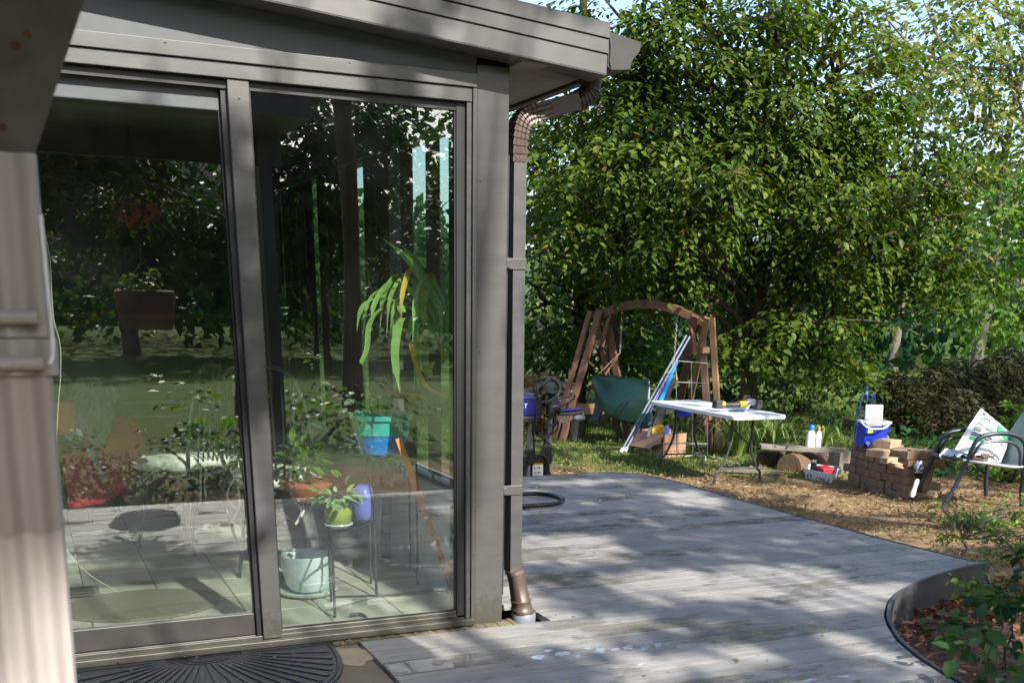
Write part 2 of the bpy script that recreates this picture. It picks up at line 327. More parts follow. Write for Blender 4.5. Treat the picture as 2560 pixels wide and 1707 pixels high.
# glass: thin pane, real Fresnel reflection, faint dust film
def glassmat(name, ior=.15, dust=.006, tint=(.90,.945,.92)):
    m, n, l, p = newmat(name); n.remove(p)
    tr = n.new('ShaderNodeBsdfTransparent'); tr.inputs[0].default_value = (*tint, 1)
    gl = n.new('ShaderNodeBsdfGlossy'); gl.inputs['Roughness'].default_value = .0
    tc = n.new('ShaderNodeTexCoord'); nz = n.new('ShaderNodeTexNoise'); nz.inputs['Scale'].default_value = 1.6; nz.inputs['Detail'].default_value = 2; l.new(tc.outputs['Object'], nz.inputs['Vector'])
    b = n.new('ShaderNodeBump'); b.inputs['Strength'].default_value = .012; b.inputs['Distance'].default_value = .01; l.new(nz.outputs[0], b.inputs['Height']); l.new(b.outputs[0], gl.inputs['Normal'])
    lw = n.new('ShaderNodeLayerWeight'); lw.inputs[0].default_value = .5
    pw = n.new('ShaderNodeMath'); pw.operation = 'POWER'; pw.inputs[1].default_value = 4.0; l.new(lw.outputs['Facing'], pw.inputs[0])
    fr = n.new('ShaderNodeMapRange'); fr.inputs[3].default_value = ior; fr.inputs[4].default_value = .9; l.new(pw.outputs[0], fr.inputs[0])
    mx = n.new('ShaderNodeMixShader'); l.new(fr.outputs[0], mx.inputs[0]); l.new(tr.outputs[0], mx.inputs[1]); l.new(gl.outputs[0], mx.inputs[2])
    df = n.new('ShaderNodeBsdfDiffuse'); df.inputs[0].default_value = (.6,.65,.66,1)
    n2 = n.new('ShaderNodeTexNoise'); n2.inputs['Scale'].default_value = 3.5; n2.inputs['Detail'].default_value = 9; n2.inputs['Roughness'].default_value = .7; l.new(tc.outputs['Object'], n2.inputs['Vector'])
    sx = n.new('ShaderNodeSeparateXYZ'); l.new(tc.outputs['Object'], sx.inputs[0])
    zr = n.new('ShaderNodeMapRange'); zr.inputs[1].default_value = 1.2; zr.inputs[2].default_value = .1; zr.inputs[3].default_value = .35; zr.inputs[4].default_value = 2.3; l.new(sx.outputs[2], zr.inputs[0])
    mr = n.new('ShaderNodeMapRange'); mr.inputs[1].default_value = .4; mr.inputs[2].default_value = .75; mr.inputs[3].default_value = dust*.3; mr.inputs[4].default_value = dust*2.2; l.new(n2.outputs[0], mr.inputs[0])
    mm = n.new('ShaderNodeMath'); mm.operation = 'MULTIPLY'; l.new(mr.outputs[0], mm.inputs[0]); l.new(zr.outputs[0], mm.inputs[1])
    m2 = n.new('ShaderNodeMixShader'); l.new(mm.outputs[0], m2.inputs[0]); l.new(mx.outputs[0], m2.inputs[1]); l.new(df.outputs[0], m2.inputs[2])
    l.new(m2.outputs[0], n['Material Output'].inputs[0]); return m
M['glass'] = glassmat('door_glass'); M['glass_side'] = glassmat('side_glass', .04, .004)
# ground: straw thatch with green and soil
def groundmat():
    m, n, l, p = newmat('lawn_thatch'); p.inputs['Roughness'].default_value = .95; p.inputs['Specular IOR Level'].default_value = .1
    tc = n.new('ShaderNodeTexCoord')
    def nz(s, d=6): 
        z = n.new('ShaderNodeTexNoise'); z.inputs['Scale'].default_value = s; z.inputs['Detail'].default_value = d; z.inputs['Roughness'].default_value = .65; l.new(tc.outputs['Object'], z.inputs['Vector']); return z.outputs[0]
    rp = n.new('ShaderNodeValToRGB'); e = rp.color_ramp.elements; e[0].position = .3; e[0].color = (.15,.095,.05,1); e[1].position = .7; e[1].color = (.30,.21,.12,1); l.new(nz(7, 9), rp.inputs[0])
    gr = n.new('ShaderNodeValToRGB'); e = gr.color_ramp.elements; e[0].position = .3; e[0].color = (.035,.065,.015,1); e[1].position = .75; e[1].color = (.17,.22,.05,1); l.new(nz(11, 9), gr.inputs[0])
    sx = n.new('ShaderNodeSeparateXYZ'); l.new(tc.outputs['Object'], sx.inputs[0])
    a = n.new('ShaderNodeMath'); a.operation = 'MULTIPLY'; a.inputs[1].default_value = .55; l.new(sx.outputs[0], a.inputs[0])
    b = n.new('ShaderNodeMath'); b.operation = 'ADD'; l.new(a.outputs[0], b.inputs[0]); l.new(sx.outputs[1], b.inputs[1])      # grows greener away from the deck
    c = n.new('ShaderNodeMapRange'); c.inputs[1].default_value = 7.6; c.inputs[2].default_value = 11; c.inputs[3].default_value = -.28; c.inputs[4].default_value = .38; l.new(b.outputs[0], c.inputs[0])
    c3 = n.new('ShaderNodeMapRange'); c3.inputs[1].default_value = -4; c3.inputs[2].default_value = -9; c3.inputs[3].default_value = 0; c3.inputs[4].default_value = .8; l.new(sx.outputs[1], c3.inputs[0])
    s0 = n.new('ShaderNodeMath'); s0.operation = 'ADD'; l.new(c.outputs[0], s0.inputs[0]); l.new(c3.outputs[0], s0.inputs[1])
    s = n.new('ShaderNodeMath'); s.operation = 'ADD'; l.new(nz(1.3, 4), s.inputs[0]); l.new(s0.outputs[0], s.inputs[1])
    t = n.new('ShaderNodeMapRange'); t.inputs[1].default_value = .45; t.inputs[2].default_value = .6; l.new(s.outputs[0], t.inputs[0])
    mx = n.new('ShaderNodeMix'); mx.data_type = 'RGBA'; l.new(t.outputs[0], mx.inputs[0]); l.new(rp.outputs[0], mx.inputs[6]); l.new(gr.outputs[0], mx.inputs[7])
    l.new(mx.outputs[2], p.inputs['Base Color'])
    bm = n.new('ShaderNodeBump'); bm.inputs['Strength'].default_value = .8; bm.inputs['Distance'].default_value = .03; l.new(nz(30, 6), bm.inputs['Height']); l.new(bm.outputs[0], p.inputs['Normal'])
    return m
M['ground'] = groundmat()

# ---------------------------------------------------------------- foliage
T_OVAL = (np.array([(0,0,0),(.3,.27,.06),(.66,.23,.05),(1,0,-.1),(.66,-.23,.05),(.3,-.27,.06),(.33,0,-.02),(.66,0,-.03)], float),
          [(0,1,6,6),(1,2,7,6),(2,3,7,7),(0,6,5,5),(6,7,4,5),(7,3,4,4)])
T_DIA = (np.array([(0,0,0),(.45,.32,.05),(1,0,-.08),(.45,-.32,.05)], float), [(0,1,2,2),(0,2,3,3)])
T_BLADE = (np.array([(0,.5,0),(0,-.5,0),(.6,0,.25),(1,0,.1)], float), [(1,2,0,0),(1,3,2,2)])
def norm(a): return a/np.maximum(np.linalg.norm(a, axis=1, keepdims=True), 1e-9)
def leaves(name, pos, ax, nr, size, m, tmpl=T_OVAL, parent=None, tint=None, wid=1.0):
    N = len(pos); ax = norm(ax); sd_ = norm(np.cross(nr, ax)); nn = np.cross(ax, sd_)
    V, F = tmpl; k = len(V); size = np.broadcast_to(size, (N,))[:, None]
    vs = np.concatenate([(pos + size*(V[i,0]*ax + V[i,1]*wid*sd_ + V[i,2]*nn))[:, None, :] for i in range(k)], 1).reshape(-1, 3)
    tris = []
    for f in F:
        g = [f[0], f[1], f[2]] if f[2] == f[3] else list(f); tris.append(g)
    loops = []; starts = []; tot = 0; per = sum(len(g) for g in tris)
    base = (np.arange(N)*k)[:, None]
    flat = np.array([i for g in tris for i in g]); li = (base + flat[None, :]).reshape(-1)
    lens = np.array([len(g) for g in tris]); offs = np.concatenate([[0], np.cumsum(lens)[:-1]])
    ls = ((np.arange(N)*per)[:, None] + offs[None, :]).reshape(-1)
    me = bpy.data.meshes.new(name); me.vertices.add(N*k); me.vertices.foreach_set('co', vs.ravel().astype(np.float32))
    me.loops.add(len(li)); me.loops.foreach_set('vertex_index', li.astype(np.int32))
    me.polygons.add(N*len(tris)); me.polygons.foreach_set('loop_start', ls.astype(np.int32))
    me.update(calc_edges=True)
    if tint is None: tint = rng.random(N)
    a = me.attributes.new('tint', 'FLOAT', 'FACE'); a.data.foreach_set('value', np.repeat(np.clip(tint, 0, 1), len(tris)).astype(np.float32))
    me.materials.append(m)
    o = bpy.data.objects.new(name, me); col.objects.link(o)
    if parent is not None: adopt(o, parent)
    return o
def rdir(n): return norm(rng.normal(size=(n, 3)))
def sprays(clumps, dens, L=9, sl=.38, droop=.25, gap=.42, freq=1.3, flat=.45):
    """clumps: (cx,cy,cz,rx,ry,rz); returns positions, axes, normals of leaves set along drooping sprays"""
    P, A, Nn, T = [], [], [], []
    for (x, y, z, rx, ry, rz) in clumps:
        m = max(4, int(dens*(rx*ry+ry*rz+rx*rz)))
        d = rdir(m); r = rng.random(m)**.42
        o = d*r[:, None]*np.array([rx, ry, rz]) + np.array([x, y, z])
        ns = np.sin(o[:,0]*freq*2.1+o[:,2]*freq*1.3+x)*np.sin(o[:,1]*freq*1.7+1.3+o[:,2]*freq*2.6)+.55*np.sin(o[:,0]*freq*4.3+o[:,1]*3.1+o[:,2]*freq*5.2)
        keep = ns > (gap-1.0)*.9; o = o[keep]; d = d[keep]; m = len(o)
        if m == 0: continue
        D = norm(d*np.array([1,1,.35]) + .45*rdir(m) - np.array([0,0,droop])); S = norm(np.cross(D, np.array([0,0,1.0])+.3*rdir(m)))
        cl_t = rng.random()*.25
        for j in range(L):
            t = (j+.5)/L; sgn = 1 if j % 2 else -1
            p = o + D*(t*sl*(.8+.4*rng.random((m,1)))) + S*sgn*.03 - np.array([0,0,1])*(t*t*droop*sl*.8)
            ax = norm(D*.55 + S*sgn*.8 + .35*rdir(m) - np.array([0,0,.30])); nn = norm(np.array([0,0,flat*2]) + d*.55 + .65*rdir(m))
            P.append(p); A.append(ax); Nn.append(nn); T.append(np.clip(rng.normal(.38+cl_t, .2, m), 0, 1))
    return np.concatenate(P), np.concatenate(A), np.concatenate(Nn), np.concatenate(T)
def limb(a, b, sag=.1, wob=.12, n=5):
    a, b = Vector(a), Vector(b); L = (b-a).length; out = []
    for i in range(n+1):
        t = i/n; p = a.lerp(b, t); w = math.sin(math.pi*t)
        out.append(p + Vector((random.uniform(-1,1)*wob*w*L*.3, random.uniform(-1,1)*wob*w*L*.3, sag*w*L)))
    return out
def layered(lobes, k=4, fl=.17):
    out = []
    for (x, y, z, rx, ry, rz) in lobes:
        for i in range(k):
            t = (i+.5)/k*2-1; f = math.sqrt(max(.15, 1-t*t*.7))
            out.append((x+random.uniform(-.35,.35)*rx, y+random.uniform(-.4,.4)*ry, z+t*rz+random.uniform(-.1,.1)*rz, rx*.85*f, ry*.85*f, max(rz*fl, .10)))
    return out
def tree(name, label, base, trunk, r0, clumps, m, lsize, dens, bark='bark', group=None, tmpl=T_OVAL, sub=4, twr=.012, cat='tree', layers=False, **kw):
    root = thing(name, label, cat, base, group)
    tb = MB(); pts = bez(trunk, 5); n = len(pts)
    tb.tube(pts, [r0*(1-.72*i/(n-1)) + (r0*.5 if i == 0 else 0) for i in range(n)], 10)
    tb.build('trunk', M[bark], root, True)
    br = MB()
    for c in clumps:
        cc = Vector(c[:3]); k = min(range(n), key=lambda i: abs(pts[i].z-(cc.z-.6*(cc-pts[i]).to_2d().length)) if i > n*.2 else 99)
        l = limb(pts[k], cc, .06, .25, 5); rr = r0*.36
        br.tube(l, [rr*(1-.7*i/5) for i in range(6)], 6)
        for q in range(sub):
            s = l[random.randint(2, 4)]; e = cc + Vector((random.uniform(-1,1)*c[3], random.uniform(-1,1)*c[4], random.uniform(-1,1)*c[5]))*.85
            br.tube(limb(s, e, .04, .3, 4), [twr*2.2, twr*1.6, twr*1.2, twr*.8, twr*.4], 5)
    br.build('branches', M['twig' if bark == 'bark' else bark], root, True)
    P, A, N, T = sprays(layered(clumps) if layers else clumps, dens, **kw)
    s = lsize*np.clip(rng.normal(1, .22, len(P)), .5, 1.6)
    leaves('crown', P, A, N, s, m, tmpl, root, T)
    return root
# ================================================================ GROUND
def ground():
    xs = np.concatenate([np.linspace(-140, -8, 14), np.linspace(-6, 14, 61), np.linspace(16, 160, 16)])
    ys = np.concatenate([np.linspace(-140, -10, 14), np.linspace(-8, 14, 67), np.linspace(16, 160, 16)])
    X, Y = np.meshgrid(xs, ys); Z = ng(X, Y) + .02*np.sin(X*1.3+Y*.7)*np.sin(Y*1.1) - .0
    Z = np.where(Y < -4, np.minimum(Z, -.18-.03*np.clip(-Y-4, 0, 10)), Z)
    Z = np.where((X < 2.9) & (Y < 3.75) & (X > -6) & (Y > -6), -.32, Z)
    Z = np.where((X > -.9) & (X < 5.5) & (Y < .3) & (Y > -6), -.235, Z)
    v = np.stack([X, Y, Z], -1).reshape(-1, 3); nx = len(xs)
    f = [(j*nx+i, j*nx+i+1, (j+1)*nx+i+1, (j+1)*nx+i) for j in range(len(ys)-1) for i in range(nx-1)]
    b = MB(); b.v = [tuple(q) for q in v]; b.f = f
    tag(b.build('ground', M['ground'], smooth=True), kind='structure')
ground()
CURVE = [(2.92,.085),(2.68,.04),(2.38,-.05),(2.11,-.17),(1.93,-.27),(1.78,-.39),(1.63,-.54),(1.53,-.67),(1.42,-.84),(1.33,-1.05),(1.27,-1.26),(1.21,-1.6),(1.18,-2.2),(1.16,-4.4)]
RIGHT = [(2.92,.085),(2.86,.12),(2.80,.78),(2.78,1.5),(2.77,2.3),(2.78,2.95),(2.72,3.38),(2.5,3.57)]
def xr(y):
    pts = CURVE[::-1] + RIGHT[1:]
    for (x0,y0),(x1,y1) in zip(pts, pts[1:]):
        if y0 <= y <= y1: return x0+(x1-x0)*(y-y0)/max(y1-y0, 1e-6)
    return pts[-1][0] if y > 0 else pts[0][0]
def deck():
    b = MB(); p = .1455; y = -.06 - p*21
    k = 0
    while y < 3.57:
        y1 = min(y+p-.0085, 3.57)
        xl = (-3.2 if y1 < -1.0 else -.647) if y1 < -.04 else .035
        if y > -.1 and y < .10: xl = .20
        N = 8 if y < .4 else 4
        ys = [y+(y1-y)*i/N for i in range(N+1)]
        poly = [(xl, y, 0)] + [(xr(q)-.014, q, 0) for q in ys] + [(xl, y1, 0)]
        dz = rng.normal()*.0006
        b.ext([(a, c, -.028+dz) for a, c, _ in poly], (0,0,.028)); 
        if xl == .20 and y < .05: pass
        y += p; k += 1
    # the strip beside the spout opening
    o = b.build('deck', M['deck']); tag(o, kind='structure')
    j = MB()                                                     # black boxes stand for joists and the shadow under the gaps
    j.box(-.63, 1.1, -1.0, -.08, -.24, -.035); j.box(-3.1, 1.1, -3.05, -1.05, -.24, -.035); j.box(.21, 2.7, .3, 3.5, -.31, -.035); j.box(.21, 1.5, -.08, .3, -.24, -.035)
    tag(j.build('deck_underframe_shade', M['gasket_and_gap']), kind='structure')
    f = MB()
    def strip(pts, z0, z1, t):
        n = len(pts)
        for i in range(n-1):
            a, c = Vector((*pts[i], 0)), Vector((*pts[i+1], 0)); d = (c-a).normalized(); s = Vector((d.y, -d.x, 0))*t
            f.add([a+Vector((0,0,z0)), c+Vector((0,0,z0)), c+s+Vector((0,0,z0)), a+s+Vector((0,0,z0)), a+Vector((0,0,z1)), c+Vector((0,0,z1)), c+s+Vector((0,0,z1)), a+s+Vector((0,0,z1))],
                  [(0,3,2,1),(4,5,6,7),(0,1,5,4),(1,2,6,5),(2,3,7,6),(3,0,4,7)])
    cs = [(v.x, v.y) for v in bez([(x, y, 0) for x, y in CURVE[::-1]], 6)]
    strip(cs, -.29, .006, .016)
    strip([(x, y) for x, y in RIGHT] + [(1.4, 3.585), (.05, 3.585)], -.33, .0, .016)
    tag(f.build('deck_fascia', M['deck_edge'], smooth=False), kind='structure')
deck()
def concrete():
    b = MB(); b.box(-5.5, -.655, -1.04, 0.02, -.2, -.012); tag(b.build('concrete_pad', M['conc'], bevel=.004), kind='structure')
    b = MB(); pts = []
    for i in range(26):                                          # dried patch beside the mat
        t = 2*math.pi*i/26; r = 1+.16*math.sin(3*t+1)+.1*math.sin(7*t)
        pts.append((-.715+.085*r*math.cos(t), -.20+.11*r*math.sin(t), -.0115))
    b.ext(pts, (0,0,.0022)); tag(b.build('dry_patch', M['dryconc']), kind='structure')
    b = MB(); n = 40
    for i in range(n):
        x0 = -.75+i*.8/n; x1 = x0+.8/n; y0 = -.058+.004*math.sin(i*1.7)
        b.box(x0, x1, y0, .03, -.1, -.004+.002*math.sin(i*2.3))
    tag(b.build('mossy_strip', M['moss']), kind='structure')
concrete()
def bed():
    b = MB(); n = 36; vs = []
    outer = [(2.93,.12),(3.3,.15),(3.9,.0),(4.6,-.3),(5.2,-1.0),(5.6,-2.2),(5.6,-4.6)]
    left = [(x+.008, y) for x, y in CURVE]; 
    def res(pts, k):
        P = [Vector((*p, 0)) for p in pts]; ls = [0]
        for a, c in zip(P, P[1:]): ls.append(ls[-1]+(c-a).length)
        out = []
        for i in range(k+1):
            t = ls[-1]*i/k; j = max(q for q in range(len(ls)) if ls[q] <= t+1e-9); j = min(j, len(P)-2)
            out.append(P[j].lerp(P[j+1], (t-ls[j])/(ls[j+1]-ls[j])))
        return out
    A, B = res(left, n), res(outer, n); m = 14
    for i in range(n+1):
        for k in range(m+1):
            p = A[i].lerp(B[i], k/m); vs.append((p.x, p.y, -.19+.015*math.sin(p.x*9+p.y*4)*math.sin(p.y*7)+.02*min(k/m*2, 1)))
    b.add(vs, [(i*(m+1)+k, i*(m+1)+k+1, (i+1)*(m+1)+k+1, (i+1)*(m+1)+k) for i in range(n) for k in range(m)])
    tag(b.build('mulch_bed', M['mulch'], smooth=True), kind='structure')
    N = 9000; u = rng.random(N); w = rng.random(N)**1.2
    Ax = np.array([tuple(v) for v in A]); Bx = np.array([tuple(v) for v in B]); idx = u*n; i0 = np.clip(idx.astype(int), 0, n-1); fr = (idx-i0)[:, None]
    a = Ax[i0]*(1-fr)+Ax[i0+1]*fr; c = Bx[i0]*(1-fr)+Bx[i0+1]*fr; p = a+(c-a)*(.02+.96*w[:, None]); p[:, 2] = -.185+.03*rng.random(N)+.02*np.minimum(w*2, 1)
    ax = rdir(N)*np.array([1,1,.35]); nr = norm(np.array([0,0,1.0])+.5*rdir(N))
    tag(leaves('bark_chips', p, ax, nr, .018+.045*rng.random(N)**2, M['chip'], T_DIA, wid=.8), kind='stuff')
bed()
def lawn():
    N = 120000; x = rng.uniform(2.6, 13, N); y = rng.uniform(-.2, 16, N)**1.0
    k = (x > 2.95) | (y > 3.7); k &= ~((x < 5.6) & (y < .15)); x, y = x[k], y[k]; dist = np.hypot(x+1.7, y+3.9); k = rng.random(len(x)) < np.clip(9/dist, .25, 1)**1.4; x, y = x[k], y[k]; N = len(x)
    x = np.where(y > 3.7, x, x); p = np.stack([x, y, ng(x, y)+.02*np.sin(x*1.3+y*.7)*np.sin(y*1.1)+.004], 1)
    green = (.55*x+y-9.3)/2.2 + np.sin(x*2.1+1)*np.sin(y*1.7)*.55 + rng.normal(0, .35, N)
    g = green > .15
    pg = p[g]; n = len(pg); ax = norm(np.array([0,0,1.0])+.55*rdir(n)); nr = norm(rdir(n)*np.array([1,1,.1]))
    tag(leaves('grass', pg, ax, nr, .035+.05*rng.random(n), M['grass'], T_BLADE, wid=.10), kind='stuff')
    ps = p[~g]; ps = ps[(np.sin(ps[:,0]*3.1+ps[:,1])*np.sin(ps[:,1]*2.7)+rng.normal(0,.5,len(ps))) > -.35]; n = len(ps); ax = norm(rdir(n)*np.array([1,1,.28])+np.array([0,0,.12])); nr = norm(np.array([0,0,1.0])+.5*rdir(n))
    tag(leaves('straw_thatch', ps, ax, nr, .03+.05*rng.random(n), M['straw'], T_BLADE, wid=.035), kind='stuff')
    # fallen leaves on the lawn
    n = 420; x = rng.uniform(2.9, 9, n); y = rng.uniform(.4, 9, n); k = (x > 2.95) | (y > 3.7); x, y = x[k], y[k]; n = len(x)
    p = np.stack([x, y, ng(x, y)+.03], 1)
    tag(leaves('fallen_leaves', p, rdir(n)*np.array([1,1,.2]), norm(np.array([0,0,1.0])+.4*rdir(n)), .03+.04*rng.random(n), M['leaf_l'], T_OVAL, tint=.5+.5*rng.random(n)), kind='stuff')
lawn()
def deck_bits():
    n = 260; x = rng.uniform(.1, 3, n); y = rng.uniform(-1.2, 3.4, n); k = np.array([x[i] < xr(y[i])-.05 for i in range(n)]); x, y = x[k], y[k]; n = len(x)
    p = np.stack([x, y, np.full(n, .003)], 1)
    tag(leaves('deck_litter', p, rdir(n)*np.array([1,1,.15]), norm(np.array([0,0,1.0])+.35*rdir(n)), .008+.022*rng.random(n)**3, M['leaf_l'], T_OVAL, tint=.3+.7*rng.random(n)), kind='stuff')
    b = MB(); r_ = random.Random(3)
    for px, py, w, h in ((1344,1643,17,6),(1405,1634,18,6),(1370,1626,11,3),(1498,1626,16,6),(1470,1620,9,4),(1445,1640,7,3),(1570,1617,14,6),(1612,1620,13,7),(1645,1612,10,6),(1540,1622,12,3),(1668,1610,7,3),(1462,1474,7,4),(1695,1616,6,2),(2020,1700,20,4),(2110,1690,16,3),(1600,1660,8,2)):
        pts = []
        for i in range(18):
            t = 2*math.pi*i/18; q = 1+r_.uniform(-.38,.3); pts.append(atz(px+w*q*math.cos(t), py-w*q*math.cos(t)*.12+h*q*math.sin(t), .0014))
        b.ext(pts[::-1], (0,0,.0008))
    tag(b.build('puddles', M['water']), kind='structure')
M['water'] = mat('water_sky_glint', (.55,.62,.70), .12, 0, (.34,.40,.46), 30, spec=.8); M['water'].node_tree.nodes['Principled BSDF'].inputs['IOR'].default_value = 1.6  # pale blue-white base paints the sky's reflection into the water
deck_bits()
# leaf litter on the mat, sill and deck: small enough to be uncountable
def litter():
    n = 150; x = rng.uniform(-1.9, -.66, n); y = rng.uniform(-.75, -.0, n)
    m_ = rng.random(n) < .45; y = np.where(m_, rng.uniform(-.028, -.004, n), y)
    p = np.stack([x, y, np.full(n, .012)], 1); p[m_, 2] = -.004
    tag(leaves('leaf_litter', p, rdir(n)*np.array([1,1,.2]), norm(np.array([0,0,1.0])+.4*rdir(n)), .008+.018*rng.random(n)**2, M['leaf_l'], T_OVAL, tint=.45+.55*rng.random(n)), kind='stuff')
litter()
# ================================================================ SUNROOM
def sunroom():
    root = thing('sunroom', 'glass sunroom in bronze grey metal with sliding doors, at the edge of the grey deck', 'sunroom', (0, 0, 0))
    P = lambda b, n, m, par=root, **k: b.build(n, M[m], par, **k)
    # floor slab and tiles
    b = MB(); ts = .305
    for i in range(12):
        for j in range(12):
            x1 = -.09-i*ts; x0 = x1-ts+.006; y0 = .10+j*ts; b.box(x0, x1, y0, y0+ts-.006, -.02, .03)
    P(b, 'floor', 'tile', bevel=.002, seg=1)
    b = MB(); b.box(-3.8, -.085, .09, 3.8, -.2, .024); P(b, 'grout', 'conc')
    # front wall parts
    b = MB(); b.box(-.128, 0, 0, .12, -.01, 2.0775); P(b, 'corner_post', 'alu', bevel=.004)
    b = MB(); ztop = lambda x: 2.088 - .0797*x; b.ext([(-3.9,.006,2.022),(-.129,.006,2.022),(-.129,.006,ztop(-.129)),(-3.9,.006,ztop(-3.9))], (0,.11,0)); P(b, 'header_panel', 'panel')
    b = MB(); b.box(-.145, -.129, -.006, .1, -.01, 2.022); b.box(-.166, -.147, .002, .1, .0, 2.005); P(b, 'jamb', 'alu', bevel=.002)
    b = MB(); b.box(-3.9, -.130, -.012, .1, 2.001, 2.045); b.box(-3.9, -.1475, -.003, .1, 1.955, 1.999); P(b, 'head_frame', 'alu', bevel=.002)
    b = MB(); b.box(-3.9, -.17, .022, .1, 1.928, 1.953); b.box(-.20, -.168, .018, .1, .03, 1.95); P(b, 'head_recess_shade', 'gasket_and_gap')
    b = MB(); b.box(-3.9, -.14, -.028, .0, .004, .030); b.box(-3.9, -.14, .001, .1, .004, .022); b.box(-3.9, -.15, .018, .026, .022, .040); b.box(-3.9, -.15, .052, .060, .022, .036)
    P(b, 'threshold', 'alu', bevel=.002)
    b = MB(); b.box(-3.9, -.14, -.02, .0, -.012, .004); P(b, 'sill_gap_shade', 'gasket_and_gap')
    for x, z in ((-.112,1.70),(-.112,1.10),(-.112,.50),(-.138,1.40),(-.138,.30),(-.6,2.036),(-1.2,2.036),(-1.7,2.036),(-.976,1.90),(-.976,.10)):
        b = MB(); yy = .0 if x == -.112 else (-.006 if x == -.138 else (-.012 if z > 2 else .004)); b.lathe((x, yy, z), [(.0045,-.001),(.004,.0012),(.001,.0018)], 10, Matrix.Rotation(math.pi/2, 3, 'X')); P(b, 'screw', 'alu_dark')
    # fixed right panel
    d = MB(); d.box(-1.012, -.94, .004, .05, .031, 1.954); d.box(-.939, -.201, .02, .05, .031, .058); d.box(-.939, -.201, .03, .05, 1.93, 1.954)
    fp = P(d, 'fixed_panel', 'alu', bevel=.003)
    g = MB(); g.box(-.94, -.20, .033, .039, .058, 1.93); P(g, 'glass_pane', 'glass', fp)
    k = MB(); k.box(-.939, -.933, .026, .032, .058, 1.93); k.box(-.206, -.20, .026, .032, .058, 1.93); k.box(-.933, -.206, .026, .032, .058, .064); P(k, 'glazing_bead', 'gasket_and_gap', fp)
    # sliding left panel, set back
    d = MB(); d.box(-1.969, -1.032, .055, .085, .038, .125); d.box(-2.05, -1.97, .055, .085, .038, 1.935); d.box(-1.03, -1.0, .062, .09, .038, 1.935)
    sp = P(d, 'sliding_panel', 'alu_dark', bevel=.003); d = MB(); d.box(-1.969, -1.032, .055, .085, 1.865, 1.935); P(d, 'top_rail', 'panel', sp, bevel=.003)
    g = MB(); g.box(-1.97, -1.032, .066, .072, .125, 1.865); P(g, 'glass_pane', 'glass', sp)
    k = MB(); k.box(-1.038, -1.0325, .056, .064, .125, 1.865); k.box(-1.031, -1.013, .03, .06, .038, 1.95); P(k, 'glazing_bead', 'gasket_and_gap', sp)
    # second bay further left
    d = MB(); d.box(-2.12, -2.05, .004, .1, .031, 1.954); P(d, 'stile', 'alu', bevel=.003); d = MB(); d.box(-3.9, -3.82, .004, .1, .031, 1.954); P(d, 'stile', 'alu', bevel=.003)
    g = MB(); g.box(-3.82, -2.12, .05, .056, .04, 1.95); P(g, 'glass_pane', 'glass')
    # side wall with glazing
    b = MB(); b.box(-.09, 0, .121, 3.6, -.05, .52); b.box(-.09, 0, .121, 3.6, 1.93, 2.085); P(b, 'side_wall', 'alu')
    b = MB(); b.box(-.105, -.09, .121, 3.6, .03, .50); P(b, 'inner_side_panel', 'whitep')
    for y in (1.22, 2.35, 3.45):
        b = MB(); b.box(-.09, -.002, y, y+.09, .521, 1.929); P(b, 'mullion', 'alu')
    for y0, y1 in ((.121, 1.219), (1.311, 2.349), (2.441, 3.449)):
        g = MB(); g.box(-.05, -.044, y0, y1, .521, 1.929); P(g, 'side_glass', 'glass_side')
    # back and left walls, ceiling
    b = MB(); b.box(-3.9, 0, 3.6, 3.7, -.05, 2.4); b.box(-4.0, -3.9, 0, 3.7, -.05, 2.4); P(b, 'house_wall', 'wall_in')
    b = MB(); b.box(-3.9, -.001, .121, 3.6, 2.086, 2.12); P(b, 'ceiling', 'ceil')
    # roof: slopes down to the right
    s = -.0797; zb = lambda x: 2.091 + s*(x+.0)
    def slab(b, x0, x1, y0, y1, t0, t1):
        b.add([(x0,y0,zb(x0)+t0),(x1,y0,zb(x1)+t0),(x1,y1,zb(x1)+t0),(x0,y1,zb(x0)+t0),(x0,y0,zb(x0)+t1),(x1,y0,zb(x1)+t1),(x1,y1,zb(x1)+t1),(x0,y1,zb(x0)+t1)],
              [(0,3,2,1),(4,5,6,7),(0,1,5,4),(1,2,6,5),(2,3,7,6),(3,0,4,7)])
    b = MB(); slab(b, -4.2, .325, -.098, 3.9, .062, .155); P(b, 'roof', 'brown_metal')
    b = MB()                                                      # rake fascia of three stepped bands with lips
    slab(b, -4.2, .330, -.123, -.100, 0, .062); slab(b, -4.2, .331, -.118, -.100, .0625, .0655); slab(b, -4.2, .332, -.126, -.100, .066, .110)
    slab(b, -4.2, .333, -.121, -.100, .1105, .1135); slab(b, -4.2, .334, -.129, -.100, .114, .163)
    slab(b, -4.2, .331, -.124, -.0, -.004, -.0005)
    P(b, 'fascia', 'fascia', bevel=.0015, seg=1)
    b = MB(); b.box(.001, .318, -.098, 3.9, 2.078, 2.09); P(b, 'soffit', 'soffit'); b = MB(); slab(b, -4.1, .0, -.098, .004, .012, .02); P(b, 'rake_soffit', 'soffit')
    b = MB(); b.box(.319, .335, -.1, 3.9, 2.066, 2.20); P(b, 'eave_board', 'brown_dark')
    # gutter, K profile
    prof = [(.342,2.205),(.342,2.095),(.360,2.086),(.425,2.092),(.438,2.10),(.447,2.128),(.462,2.142),(.474,2.156),(.478,2.185)]
    pin = [(x-.0 if i == 0 else x, z) for i, (x, z) in enumerate(prof)]
    g = MB()
    inner = [(.346,2.205),(.346,2.098),(.361,2.09),(.423,2.096),(.434,2.103),(.443,2.131),(.459,2.146),(.470,2.158),(.470,2.178),(.462,2.18),(.462,2.186),(.478,2.188)]
    poly = prof + inner[::-1]
    n = len(poly); vs = [(x, -.10, z) for x, z in poly] + [(x, 3.9, z) for x, z in poly]
